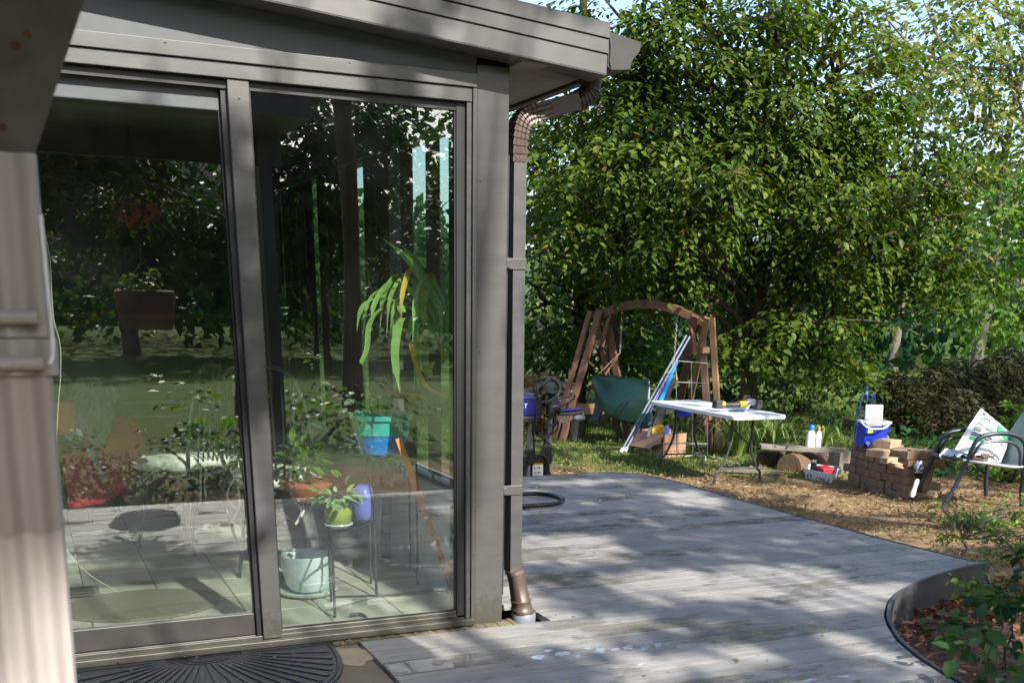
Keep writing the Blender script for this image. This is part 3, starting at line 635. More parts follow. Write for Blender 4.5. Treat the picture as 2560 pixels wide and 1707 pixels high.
    g.add(vs, [(i, (i+1) % n, n+(i+1) % n, n+i) for i in range(n)])
    gt = P(g, 'gutter', 'alu_dark')
    e = MB(); e.ext([(x, -.104, z) for x, z in prof], (0, .004, 0)); P(e, 'end_cap', 'alu_dark', gt)
    e = MB(); e.tube([( .345,-.107,2.195),(.352,-.109,2.15),(.350,-.108,2.11),(.356,-.107,2.095)], .0035, 6); P(e, 'sealant_bead', 'fascia', gt)
    return root
room = sunroom()
def rect_tube(b, pts, w, d, side, ribs=0):
    """rectangular pipe swept along points; side = width direction"""
    pts = [Vector(p) for p in pts]; m = len(pts); n0 = len(b.v); prof = []
    K = 7
    for k in range(K+1):                                         # front face with ribs
        u = -1+2*k/K; prof.append((u*w/2, d/2 - (ribs if 0 < k < K and k % 2 == 0 else 0)))
    prof += [(w/2, -d/2), (-w/2, -d/2)]
    n = len(prof); S = Vector(side).normalized()
    for i, p in enumerate(pts):
        t = (pts[min(i+1, m-1)]-pts[max(i-1, 0)]).normalized(); s_ = (S - t*S.dot(t)).normalized() if abs(S.dot(t)) < .99 else S; f = s_.cross(t)
        for a, c in prof: b.v.append(tuple(p + s_*a + f*c))
    for i in range(m-1):
        for k in range(n): b.f.append((n0+i*n+k, n0+i*n+(k+1) % n, n0+(i+1)*n+(k+1) % n, n0+(i+1)*n+k))
    b.f.append(tuple(n0+k for k in reversed(range(n)))); b.f.append(tuple(n0+(m-1)*n+k for k in range(n)))
def corner_spout():
    root = thing('downspout', 'grey and brown downspout with elbows at the sunroom corner, running down from the roof gutter', 'downspout', (.08, .08, 0))
    x = .076
    b = MB(); rect_tube(b, [(x-.006,.085,1.80),(x+.0,.085,1.0),(x+.008,.085,.19)], .052, .072, (1,0,0), .004); b.build('pipe', M['alu'], root)
    b = MB(); b.box(.001, .028, .055, .115, .1, 1.8); b.build('gap_shade_strip', M['gasket_and_gap'], root)  # black strip stands for the shaded gap between post and pipe
    b = MB(); pts = bez([(x-.007,.085,1.78),(x-.006,.085,1.86),(x+.006,.085,1.915),(x+.03,.085,1.94),(x+.075,.085,1.955)], 6)
    for i in range(len(pts)-1): rect_tube(b, [pts[i], pts[i].lerp(pts[i+1], .72), pts[i].lerp(pts[i+1], .75), pts[i+1]], .056 if i % 2 else .062, .074 if i % 2 else .08, (1,0,-.0001) if i < 12 else (.3,0,-1), .003)
    b.build('lower_elbow', M['brown_metal'], root)
    b = MB()
    a0, a1 = Vector((x+.065,.085,1.952)), Vector((.315,.085,2.005))
    dirv = (a1-a0).normalized(); perp = Vector((-dirv.z, 0, dirv.x)); n = 6
    b.obox((a0+a1)/2, dirv*(a1-a0).length/2, Vector((0,.038,0)), perp*.031)
    for k in (-1, 0, 1): b.beam(a0+perp*k*.017+Vector((0,-.040,0)), a0.lerp(a1, .32)+perp*k*.017+Vector((0,-.040,0)), .008, .006)
    b.build('offset_pipe', M['brown_metal'], root, bevel=.004)
    b = MB(); pts = bez([(.305,.085,2.0),(.345,.085,2.02),(.372,.08,2.05),(.378,.07,2.12)], 5)
    for i in range(len(pts)-1): b.tube([pts[i], pts[i+1]], [.036 if i % 2 else .04, .036 if i % 2 else .038], 12)
    b.build('upper_elbow', M['brown_dark'], root, True)
    for z in (1.42, .545):
        b = MB(); b.box(-.0, .103, .044, .048, z-.018, z+.022); b.box(.012, .03, .03, .044, z-.014, z+.016); b.build('strap', M['alu'], root, bevel=.002)
    # flared foot in brown vinyl
    b = MB(); top, bot = Vector((.088,.07,.205)), Vector((.118,.045,.015))
    secs = [(0,.036,.045),(.08,.038,.047),(.10,.033,.043),(.3,.034,.044),(.7,.038,.046),(.72,.043,.05),(.76,.039,.047),(.9,.042,.05),(.93,.047,.054),(1,.046,.052)]
    n0 = len(b.v); n = 24
    for t, rx, ry in secs:
        c = top.lerp(bot, t); k = 1 if t < .12 else 0
        for i in range(n):
            a = 2*math.pi*i/n; ca, sa = math.cos(a), math.sin(a); q = 4 if t < .3 else 2.6
            e = (abs(ca)**q+abs(sa)**q)**(-1/q); b.v.append((c.x+rx*ca*e, c.y+ry*sa*e, c.z+.012*ca*(1-t)))
    for i in range(len(secs)-1):
        for k in range(n): b.f.append((n0+i*n+k, n0+i*n+(k+1) % n, n0+(i+1)*n+(k+1) % n, n0+(i+1)*n+k))
    b.f.append(tuple(range(n0, n0+n))[::-1]); b.build('foot_adaptor', M['brown_metal'], root, True)
    b = MB(); b.lathe((.122,.045,-.03), [(.052,0),(.054,.03),(.05,.045),(.046,.046)]); b.build('drain_socket', M['silver'], root, True)
    b = MB(); b.box(.036, .197, -.055, .1, -.06, -.04); b.build('deck_opening_shade', M['gasket_and_gap'], root)
    b = MB(); b.box(.036,.16,-.2,-.058,-.027,-.004); b.build('filler_board', M['moss'], root)
corner_spout()
def near_spout():
    root = thing('downspout', 'weathered white fluted downspout close by on the left, with raised collar bands and rust stains', 'downspout', (-1.78, -2.9, -.01))
    b = MB(); n0 = 0; zs = [0, .35, .7, 1.02, 1.05, 1.18, 1.38]; prof = []
    K = 40; w, d = .112, .08
    def pr(z, flare):
        out = []
        for k in range(K+1):
            u = -1+2*k/K; c = math.cos(u*math.pi*4.5); out.append((u*(w/2+flare), -d/2-flare+.007*(1-c)*.5*(1 if abs(u) < .93 else 0)))
        out[0] = (out[0][0], out[0][1]+.006); out[-1] = (out[-1][0], out[-1][1]+.006)
        out += [(w/2+flare, d/2+flare), (-w/2-flare, d/2+flare)]; return out
    def pipe(z0, z1, flare, m, name, x=0, top=False):
        b = MB(); p0 = pr(z0, flare); n = len(p0); steps = 6
        for i in range(steps+1):
            z = z0+(z1-z0)*i/steps
            b.v += [(-1.783+a+x+.045*(z-.95), -2.90+c, z) for a, c in p0]
        for i in range(steps):
            for k in range(n): b.f.append((i*n+k, i*n+(k+1) % n, (i+1)*n+(k+1) % n, (i+1)*n+k))
        b.f.append(tuple(reversed(range(n)))); b.f.append(tuple(steps*n+k for k in range(n)))
        return b.build(name, m, root, True)
    pipe(-.01, 1.218, 0, M['near_spout'], 'lower_pipe'); pipe(1.216, 1.245, .006, M['near_spout'], 'collar'); pipe(1.246, 1.385, .0015, M['near_spout'], 'upper_pipe')
    for z in (1.226, 1.262):
        for x0, x1 in ((-1.85, -1.80), (-1.768, -1.735)): b = MB(); b.tube([(x0+.014, -2.949, z), (x1+.014, -2.949, z)], [.0055, .0055], 10); b.build('raised_band', M['near_spout'], root, True)
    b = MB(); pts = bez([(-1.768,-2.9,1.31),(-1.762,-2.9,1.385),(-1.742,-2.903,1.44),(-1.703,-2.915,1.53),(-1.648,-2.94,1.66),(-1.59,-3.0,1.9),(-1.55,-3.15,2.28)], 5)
    rect_tube(b, pts, .106, .074, (1,.0,0), .004); e = b.build('elbow_pipe', M['spout_in_shade'], root, True)
    b = MB(); b.box(-1.885, -1.846, -2.9, -2.80, 0, 2.3); b.build('backing_post', M['alu_dark'], root)
    for z, x, s in ((1.455,-1.712,1),(1.463,-1.703,.8),(1.50,-1.69,.6),(1.40,-1.728,.8),(1.49,-1.755,1)):
        b = MB(); b.lathe((x, -2.953-(z-1.38)*.13, z), [(.0,0),(.003*s,.0),(.0038*s,.0012),(.001,.0018)], 10, Matrix.Rotation(math.pi/2, 3, 'X')); b.build('rust_spot', M['rust'], root)
    b = MB(); b.tube(bez([(-1.716,-2.948,1.225),(-1.712,-2.946,1.24),(-1.710,-2.946,1.30),(-1.709,-2.946,1.34)], 5), .0018, 6); b.build('caulk_edge', M['whitep'], root, True)
near_spout()
# the porch eave above and behind the viewpoint: it shades the spout and shows in the door glass
def porch():
    root = thing('porch_roof', 'dark porch roof edge with post, mirrored in the top of the sliding door', 'porch roof', (-2, -4, 2.4))
    b = MB(); b.box(-5.5, .1, -4.28, -3.2, 2.34, 2.52); b.build('roof_slab', M['alu_dark'], root)
    b = MB(); b.box(-5.5, .14, -4.32, -4.285, 2.17, 2.54); b.build('fascia', M['brown_dark'], root)
    b = MB(); b.box(-.05, .04, -4.26, -4.17, -.2, 2.34); b.build('post', M['alu_dark'], root)
    b = MB(); b.box(-5.5, -2.5, -4.2, -4.0, -.2, 2.34); b.build('wall', M['wall_in'], root)
porch()
def hanging_basket():
    root = thing('hanging_basket', 'dark hanging basket of trailing foliage, mirrored in the left door pane', 'hanging basket', (-.9, -4.12, 1.75))
    b = MB(); b.lathe((-.9,-4.12,1.72), [(.06,0),(.15,.06),(.17,.14),(.16,.15)]); b.build('bowl', M['terra'], root, True)
    b = MB(); b.tube([(-.9,-4.12,2.34),(-.9,-4.12,2.1)], .012, 6)
    for a in range(3): t = a*2.09; b.tube([(-.9,-4.12,2.1),(-.9+.16*math.cos(t),-4.12+.16*math.sin(t),1.86)], .004, 5)
    b.build('hanger', M['black_metal'], root)
    P, A, N, T = sprays([(-.9,-4.12,1.88,.24,.22,.17)], 900, L=5, sl=.1)
    leaves('foliage', P, A, N, .05, M['leaf_d'], T_DIA, root, T)
    root = thing('planter', 'brown hanging planter below the basket, mirrored in the left door pane', 'planter', (-.90, -4.12, 1.06))
    b = MB(); b.tube([(-.9,-4.12,1.71),(-.9,-4.12,1.5)], .006, 6)
    for a in range(3): t = a*2.09+.4; b.tube([(-.9,-4.12,1.5),(-.9+.2*math.cos(t),-4.12+.2*math.sin(t),1.31)], .004, 5)
    b.build('hanger', M['black_metal'], root)
    b = MB(); b.lathe((-.9,-4.12,1.06), [(.17,0),(.195,.1),(.205,.25),(.19,.26),(.18,.24)]); b.build('pot', M['cedar'], root, True)
    P, A, N, T = sprays([(-.92,-4.12,1.37,.09,.09,.08)], 1500, L=5, sl=.06)
    leaves('foliage', P, A, N, .045, M['leaf_b'], T_DIA, root, T)
hanging_basket()
# ================================================================ TREES AND SHRUBS
def cl(px, py, Y, rpx, rpy, rd=None):             # a crown lobe seen at a photo pixel, standing at depth Y
    p = at(px, py, Y); k = (p-Vector(CP)).length/FPX
    return (p.x, p.y, p.z, rpx*k, (rd or (rpx+rpy)/2*k), rpy*k)
def basez(x, y): return gz(x, y)-.03
def trees():
    # main broadleaf tree over the table
    tx, ty = 7.75, 8.9
    trunk = [(tx-.1, ty, -.6), (tx-.02, ty, .1), (tx+.02, ty+.05, .8), (tx+.1, ty+.1, 1.6), (tx+.15, ty+.2, 2.6), (tx+.1, ty+.3, 3.8), (tx, ty+.3, 5.2)]
    c = [cl(1560,80,9.5,170,120), cl(1760,60,9,200,130), cl(1950,100,9,190,130), cl(2120,180,8.6,170,130), cl(1500,230,9.8,190,110), cl(1700,260,9,230,120),
         cl(1900,290,8.6,220,120), cl(2100,330,8.4,190,110), cl(2270,420,8.2,150,100), cl(1430,400,9.6,160,100), cl(1620,420,8.6,190,90), cl(1820,450,8,200,90),
         cl(2030,500,8,190,90), cl(1480,560,9.2,160,80), cl(1700,580,8.4,180,80), cl(1960,640,8.6,150,70), cl(2150,620,8,180,80), cl(2300,560,8.2,140,80),
         cl(1640,700,9,140,50), cl(1900,760,9.8,120,50), cl(1760,680,9.4,100,50), cl(2050,780,8,170,60), cl(2250,740,8.2,150,70), cl(2060,880,8.2,130,50), cl(2380,640,8.4,120,80), cl(1800,860,8.6,110,45), cl(1650,330,11.5,200,120), cl(1850,420,11.5,220,120), cl(2050,450,11.5,200,120), cl(1750,560,11.5,200,90), cl(1550,450,12,150,110), cl(2200,560,11,150,90)]
    tree('broadleaf_tree', 'large dark green broadleaf tree spreading over the folding table', (tx, ty, -.5), trunk, .13, c, M['leaf'], .096, 92, L=11, sl=.46, gap=.60, sub=9, freq=1.3, layers=True, flat=.8, droop=.34, twr=.016)
    # sunlit fork low in the trunk
    # left tree behind the swing
    tx, ty = 7.2, 13.2
    trunk = [(tx, ty, -.6), (tx+.05, ty, 1), (tx-.1, ty, 2.6), (tx, ty+.1, 4.6), (tx-.2, ty, 6.5)]
    c = [cl(1380,480,12.5,130,90), cl(1340,620,12,120,90), cl(1480,640,12.5,130,90), cl(1350,760,12,120,80), cl(1500,760,12.8,120,70), cl(1330,870,12.4,110,50),
         cl(1380,330,13,110,60), cl(1600,820,13,130,60), cl(1450,880,13,110,45), cl(1330,400,13,60,60), cl(1620,650,13,130,80)]
    tree('broadleaf_tree', 'deep green tree rising behind the wooden swing frame', (tx, ty, -.5), trunk, .17, c, M['leaf'], .11, 60, L=9, sl=.44, gap=.62, sub=6, layers=True, flat=.7)
    # slim dark trunk seen through the swing
    tx, ty = 6.75, 11.2
    trunk = [(tx, ty, -.6), (tx+.02, ty, 1), (tx+.1, ty, 2.4), (tx+.1, ty+.1, 3.6)]
    c = [cl(1500,480,11.2,120,70), cl(1600,540,11,110,60), cl(1420,560,11.4,100,70), cl(1540,380,11.4,110,70), cl(1560,660,11,100,50)]
    tree('broadleaf_tree', 'slim tree with a dark trunk seen through the left half of the swing', (tx, ty, -.5), trunk, .11, c, M['leaf'], .10, 60, L=8, gap=.6, layers=True, flat=.7)
    # pale trees beyond on the right
    def pale(px, Y, label, lobes, dens, ls=.16, m='leaf_l', r=.16):
        b = at(px, 900, Y); z0 = -.6; trunk = [(b.x, b.y, z0), (b.x+.1, b.y, 2.5), (b.x-.15, b.y, 5), (b.x+.1, b.y, 8)]
        tree('pale_tree', label, (b.x, b.y, -.5), trunk, r, [cl(*q) for q in lobes], M[m], ls, dens, 'bark_g', 'trees beyond the lawn', T_DIA, 4, .022, L=9, sl=.6, gap=.5)
    pale(2440, 17, 'tall pale yellow green tree at the right edge, its top against the sky', [(2330,120,17,120,130),(2470,110,17,130,120),(2560,240,17,110,130),(2420,280,17,120,110),(2540,420,17,120,110),(2380,430,17,110,90),(2480,20,17.5,120,70)], 26)
    pale(2600, 14, 'sunlit yellowish tree half out of the picture on the right', [(2560,560,14,100,110),(2480,600,14,90,90),(2580,740,13.5,110,90),(2450,740,14,100,70),(2640,420,14,90,110)], 34, .14, 'leaf_b')
    pale(2230, 22, 'thin pale tree between the big crown and the right edge', [(2180,60,22,80,60),(2250,200,22,80,80),(2200,360,22,90,70),(2300,500,22,100,80),(2180,470,22,100,60)], 18, .2)
    pale(1345, 26, 'bright green tree far off beside the downspout elbow', [(1330,330,26,60,50),(1310,290,26,38,30),(1380,430,26,80,50),(1330,520,26,70,60)], 22, .2, 'leaf_b')
    pale(1480, 24, 'yellow green tree far behind the swing', [(1480,520,24,110,60),(1450,640,24,110,60),(1560,600,24,110,60),(1400,740,24,110,60),(1520,760,24,120,60)], 20, .2, 'leaf_l')
    pale(1800, 27, 'yellow green tree far behind the broadleaf trunk', [(1700,560,27,120,60),(1830,520,27,120,60),(1950,600,27,120,70),(1750,700,27,130,60),(1900,740,27,140,60)], 18, .22, 'leaf_l')
    pale(2150, 25, 'light green tree far behind the blue cooler', [(2080,700,25,130,70),(2200,650,25,120,80),(2320,720,25,120,70),(2000,800,25,120,50)], 20, .22, 'leaf_b')
    # understory shrubs
    def shrub(name, label, px, Y, lobes, m, ls, dens, cat='shrub', group='shrubs at the back of the lawn', tm=T_OVAL, **kw):
        b = at(px, 1000, Y); z0 = gz(b.x, b.y)
        root = thing(name, label, cat, (b.x, b.y, z0), group); L_ = [cl(*q) for q in lobes]
        s = MB()
        for q in L_:
            for k in range(3): s.tube(limb((b.x+random.uniform(-.15,.15), b.y, z0-.05), (q[0]+random.uniform(-.6,.6)*q[3], q[1], q[2]+random.uniform(-.3,.8)*q[5]), .05, .3, 4), [.02,.016,.012,.008,.004], 5)
        s.build('stems', M['twig'], root, True)
        P, A, N, T = sprays(L_, dens, **kw); zf = ng(P[:,0], P[:,1])+.02; k = P[:,2] > zf; P, A, N, T = P[k], A[k], N[k], T[k]
        leaves('foliage', P, A, N, ls*np.clip(rng.normal(1,.25,len(P)),.5,1.6), M[m], tm, root, T, wid=.14 if tm is T_BLADE else 1); return root
    shrub('shrub', 'green shrub behind the straw heap left of the swing', 1340, 13, [(1340,930,13,110,50),(1420,960,13,70,40)], 'leaf_b', .11, 60, L=7, sl=.3)
    shrub('shrub', 'ferny shrub framed by the swing', 1590, 12.5, [(1560,920,12.5,100,45),(1640,900,12.5,90,50),(1600,1000,12.5,110,35)], 'leaf_b', .13, 60, L=8, sl=.34)
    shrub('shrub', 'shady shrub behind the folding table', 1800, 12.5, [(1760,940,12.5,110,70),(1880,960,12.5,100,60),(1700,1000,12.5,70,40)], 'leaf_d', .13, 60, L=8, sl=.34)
    shrub('shrub', 'leafy shrub between the tree trunk and the blue trellis', 2000, 11.5, [(1980,940,11.5,100,70),(2080,960,11.5,90,60)], 'leaf', .12, 60, L=8, sl=.34)
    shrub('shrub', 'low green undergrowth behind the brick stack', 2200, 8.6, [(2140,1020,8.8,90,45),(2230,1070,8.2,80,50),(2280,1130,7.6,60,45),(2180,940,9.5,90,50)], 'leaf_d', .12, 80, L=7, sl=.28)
    shrub('laceleaf_shrub', 'bronze weeping laceleaf shrub arching behind the patio chair', 2440, 8.4, [(2330,960,8.6,110,45),(2450,940,8.6,120,50),(2560,930,8.4,100,60),(2380,1010,8.2,110,40),(2520,1000,8,110,45),(2280,1010,8.4,60,35)], 'leaf_r', .13, 330, group=None, tm=T_BLADE, L=14, sl=.42, droop=.7)
    shrub('shrub', 'yellow green bamboo like shrub at the right edge beside the patio chair', 2550, 4.6, [(2570,1080,4.6,50,60),(2580,1190,4.2,50,60),(2440,1080,6.4,40,40)], 'leaf_b', .10, 420, tm=T_BLADE, L=10, sl=.25)
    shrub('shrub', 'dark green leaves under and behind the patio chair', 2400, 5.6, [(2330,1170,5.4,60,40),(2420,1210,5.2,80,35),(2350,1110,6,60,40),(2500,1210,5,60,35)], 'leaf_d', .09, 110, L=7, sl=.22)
    shrub('shrub', 'bright ground plant in front of the patio chair legs', 2440, 1.9, [(2420,1290,2.1,70,26),(2500,1300,1.9,60,30),(2360,1255,2.8,30,12),(2550,1270,2.4,50,30)], 'leaf_b', .035, 420, L=9, sl=.12, gap=.6)
    # young shrub in the mulch bed, thin leaning trunk
    base = (2.62, -.12, -.2)
    root = thing('azalea_bush', 'small leaved bush on a thin bare trunk at the point of the deck', 'bush', base)
    s = MB(); s.tube(limb(base, atz(2405,1345,.02), .02, .15, 6), [.012,.011,.010,.009,.008,.007,.006], 7)
    tips = [(2370,1340,.0),(2440,1290,.05),(2390,1305,.05),(2500,1310,.05),(2550,1330,.05),(2460,1330,0),(2530,1370,.0)]
    for px, py, dy in tips: s.tube(limb(at(2405,1345,.0), at(px,py,dy-.05), .05, .4, 5), [.006,.005,.004,.003,.0025,.002], 5)
    s.tube(limb((3.0,-.35,-.2), at(2500,1340,-.2), .03, .2, 5), [.012,.01,.008,.007,.005,.004], 6)
    s.build('stems', M['twig'], root, True)
    c = [cl(2372,1338,-.05,22,10), cl(2435,1290,-.05,30,14), cl(2480,1312,-.1,34,18), cl(2540,1330,-.15,34,24), cl(2400,1318,0,26,10), cl(2500,1370,-.15,30,16), cl(2360,1360,-.05,14,8), cl(2560,1290,-.1,20,20), cl(2480,1275,-.05,30,10)]
    P, A, N, T = sprays(c, 2600, L=7, sl=.07, gap=.7, freq=5)
    leaves('foliage', P, A, N, .021*np.clip(rng.normal(1,.3,len(P)),.5,1.7), M['leaf_b'], T_OVAL, root, T)
    root = thing('azalea_bush', 'second low bush with dense small leaves inside the deck curve', 'bush', (2.5,-.75,-.18))
    s = MB()
    for px, py in ((2420,1440),(2460,1420),(2500,1450),(2440,1480),(2530,1440)): s.tube(limb(atz(2460,1530,-.18), at(px,py,-.5), .03, .3, 5), [.007,.006,.005,.004,.003,.002], 5)
    s.build('stems', M['twig'], root, True)
    c = [cl(2425,1455,-.55,36,22), cl(2470,1440,-.5,36,22), cl(2520,1465,-.6,40,26), cl(2460,1485,-.65,36,20), cl(2550,1500,-.7,30,26)]
    P, A, N, T = sprays(c, 2600, L=7, sl=.07, gap=.7, freq=5)
    leaves('foliage', P, A, N, .024*np.clip(rng.normal(1,.3,len(P)),.5,1.7), M['leaf'], T_OVAL, root, T)
    root = thing('ivy_plant', 'broad dark green leaves at the bottom right over the mulch', 'plant', (2.25,-1.25,-.18))
    c = [cl(2500,1520,-1.0,60,40), cl(2545,1480,-.9,50,50), cl(2530,1560,-1.1,60,40), cl(2480,1610,-1.3,50,36), cl(2560,1640,-1.4,60,50), cl(2440,1560,-1.1,34,24), cl(2560,1400,-.6,26,40), cl(2560,1700,-1.5,50,30)]
    P, A, N, T = sprays(c, 1000, L=5, sl=.12, gap=.8, freq=4); k = P[:,2] > -.17
    leaves('foliage', P[k], A[k], N[k], .065*np.clip(rng.normal(1,.3,k.sum()),.5,1.7), M['leaf_d'], T_OVAL, root, T[k])
    s = MB()
    for q in c[:4]: s.tube(limb((q[0], q[1], -.2), q[:3], .03, .3, 4), [.006,.005,.004,.003,.002], 5)
    s.build('stems', M['twig'], root, True)
    # strap leaved clumps (daylilies)
    def clump(label, x, y, n, h, m='leaf_b', w=.028):
        z0 = gz(x, y); root = thing('daylily_clump', label, 'plant', (x, y, z0), 'strap leaved clumps along the back of the lawn'); b = MB()
        for i in range(n):
            a = random.uniform(0, 6.28); r = h*random.uniform(.4, 1); hh = h*random.uniform(.6, 1.05); d = Vector((math.cos(a), math.sin(a), 0)); s_ = Vector((-d.y, d.x, 0))
            o = Vector((x, y, z0-.01))+d*random.uniform(0, .07); k = random.uniform(.2, .75)
            pts = [o, o+d*r*.25+Vector((0,0,hh*.6)), o+d*r*.6+Vector((0,0,hh*(1-.15*k))), o+d*r*.9+Vector((0,0,hh*(1-.75*k)))]
            b.ribbon(bez(pts, 3), [w*q for q in (.7,.8,.9,1,1,1,.9,.7,.4,.12)], s_)
        o = b.build('strap_leaves', m_strap, root, True)
    m_strap = mat('daylily_leaf', (.2,.27,.07), .5, 0, (.09,.16,.03), 3, trans=.3)
    for i, (lab, x, y, n, h) in enumerate((('tall strap leaves behind the near legs of the folding table',6.35,7.1,70,.62),('strap leaved clump beside the log under the table end',6.9,7.2,60,.5),('pale strap leaves at the foot of the tree trunk',7.3,7.9,60,.45),
                          ('strap leaves drooping under the swing seat',6.4,10.3,60,.6),('strap leaves left of the swing seat',5.75,10.9,50,.5),('strap leaves by the cardboard box and swing post',6.35,8.4,50,.45),
                          ('low strap leaves behind the plank ledge',7.9,7.4,50,.35),('small strap clump behind the white bottles',8.2,6.7,40,.3))): clump(lab, x, y, n, h)
trees()
def hillside():
    b = MB(); n = 144; rings = ((66, 0), (72, .55), (80, .9), (95, 1.0), (120, 1.0))
    for i in range(n):
        a = 2*math.pi*i/n; az = math.degrees(a); back = 1 if 118 < az < 242 else 0; refl = 180-az
        h = (4.4+.8*math.sin(a*9)+.5*math.sin(a*21)) if not back else (12.5+1.2*math.sin(a*13)+.8*math.sin(a*31)-7.5*math.exp(-((refl-16.0)/4.0)**2))
        for r, t in rings: b.v.append((CP[0]+r*math.sin(a), CP[1]+r*math.cos(a), -1.5+h*t*(r/75)+(1.5 if t else 0)*t))
    m = len(rings)
    for i in range(n):
        for k in range(m-1): b.f.append((i*m+k, ((i+1) % n)*m+k, ((i+1) % n)*m+k+1, i*m+k+1))
    tag(b.build('wooded_hillside', M['hill'], smooth=True), kind='structure')
M['hill'] = mat('distant_wood', (.035,.07,.015), .95, 0, (.008,.018,.006), .55, bump=1, bscale=2)
hillside()
def woods():
    # far wood all round the garden: one mass
    P, A, N, T = [], [], [], []
    n = 120000; a = rng.uniform(0, 2*np.pi, n); r = rng.uniform(34, 62, n)
    dx, dy = np.sin(a), np.cos(a)                               # azimuth from +Y to +X
    az = np.degrees(a)
    hmax = 3.4 + 1.4*np.sin(a*9)+1.2*np.sin(a*23+1)+.8*np.sin(a*57)
    back = (az > 120) & (az < 240)
    refl = 180-az                                               # azimuth seen in the door glass
    hb = 13 + 3*np.sin(a*11) + 2*np.sin(a*37)
    hole = np.exp(-((refl-16.0)/4.0)**2); hb = 11.5 + .4*(hb-13) - 5.5*hole
    h = np.where(back, hb, hmax)*(r/45)
    z = -.8 + (h+1)*rng.random(n)**.9
    ns = np.sin(a*120+z*1.2)*np.sin(r*.9+z*1.7)
    k = ns > -.9; a, r, z, dx, dy = a[k], r[k], z[k], dx[k], dy[k]; m = len(a)
    p = np.stack([CP[0]+dx*r, CP[1]+dy*r, z], 1)
    o = leaves('woods', p, norm(rdir(m)+np.array([0,0,-.3])), norm(rdir(m)+np.array([0,0,.6])), (.30+.38*rng.random(m)), M['leaf_d'], T_DIA, tint=np.clip(.45+.25*np.sin(a*31)+rng.normal(0,.2,m),0,1))
    tag(o, kind='stuff')
woods()
# ---- trees standing behind the viewpoint: crowns are added blockers, shaped by LIT to throw the dappled shade, and the door glass mirrors them
LIT = [(.80,1.22,.42,.36,1),(1.35,.22,.62,.26,1),(1.75,-.22,.36,.2,1),(1.0,.45,.3,.18,1),(.0,-.28,.62,.16,.95),(.35,-.12,.3,.1,.8),(.45,-.75,.5,.22,.55),(1.2,-.95,.2,.35,.4),(2.45,2.35,.22,.42,.9),(2.1,3.2,.45,.12,.9),(1.2,3.35,.5,.12,.7),
       (1.35,2.95,.3,.1,.6),(4.4,5.2,.8,.7,.9),(4.9,1.5,1.3,.5,.9),(3.6,2.8,.5,.5,.8),(5.6,3.0,.8,.5,.8),(2.6,-.9,.45,.35,.6),(6.6,3.3,.6,.6,.7),(9.2,14.0,1.3,.9,.8),(7.9,11.6,.9,.6,.7),(4.2,3.9,.5,.3,.6),(3.3,4.5,.6,.3,.8),(-1.72,-2.2,.3,.9,1),(-1.1,-2.4,.9,.7,1)]
def litmask(X, Y):
    w = .75*np.sin(X*1.9+Y*.7+1.2)*np.sin(Y*1.6-X*.5)+.45*np.sin(X*4.1+2*Y)*np.sin(Y*3.7+1)+.3*np.sin(X*8.3-Y*3)*np.sin(Y*7.9+X)
    v = (w-.42)*1.1
    deckzone = (X > .2) & (X < 3.2) & (Y > -2) & (Y < 4.2)
    v = np.where(deckzone, -.6+.35*w, v)
    for cx, cy_, rx, ry, s in LIT:
        d = ((X-cx)/rx)**2+((Y-cy_)/ry)**2 + .22*np.sin(X*7+Y*5)*np.sin(Y*8)
        v = np.maximum(v, s*1.2-d*.9)
    far = np.clip((Y-10)/6, 0, 1); v = v + .32*far + .15*np.clip((X-9)/5, 0, 1)*far
    wall = (X > -2.8) & (X < .36+.02*Y) & (Y > -.35) & (Y < 2.78)
    v = np.where(wall, .85+.6*w*np.clip((Y-1.9)/.5, 0, 1) - 1.6*np.exp(-(((X+.98)/.20)**2+((Y-1.75)/.62)**2)) - 1.7*np.exp(-(((X+1.75)/.62)**4+((Y-1.75)/.72)**4)), v)
    for cx, cy_, rx, ry in ((-1.9,1.5,.34,.5),(-1.15,2.38,.25,.25),(-.78,1.72,.2,.25)): extra = 1.2-(((X-cx)/rx)**2+((Y-cy_)/ry)**2); v = np.where((X < .1), np.maximum(v, extra), v)  # added leaf gaps that let sun onto the red chair and cushions
    return v
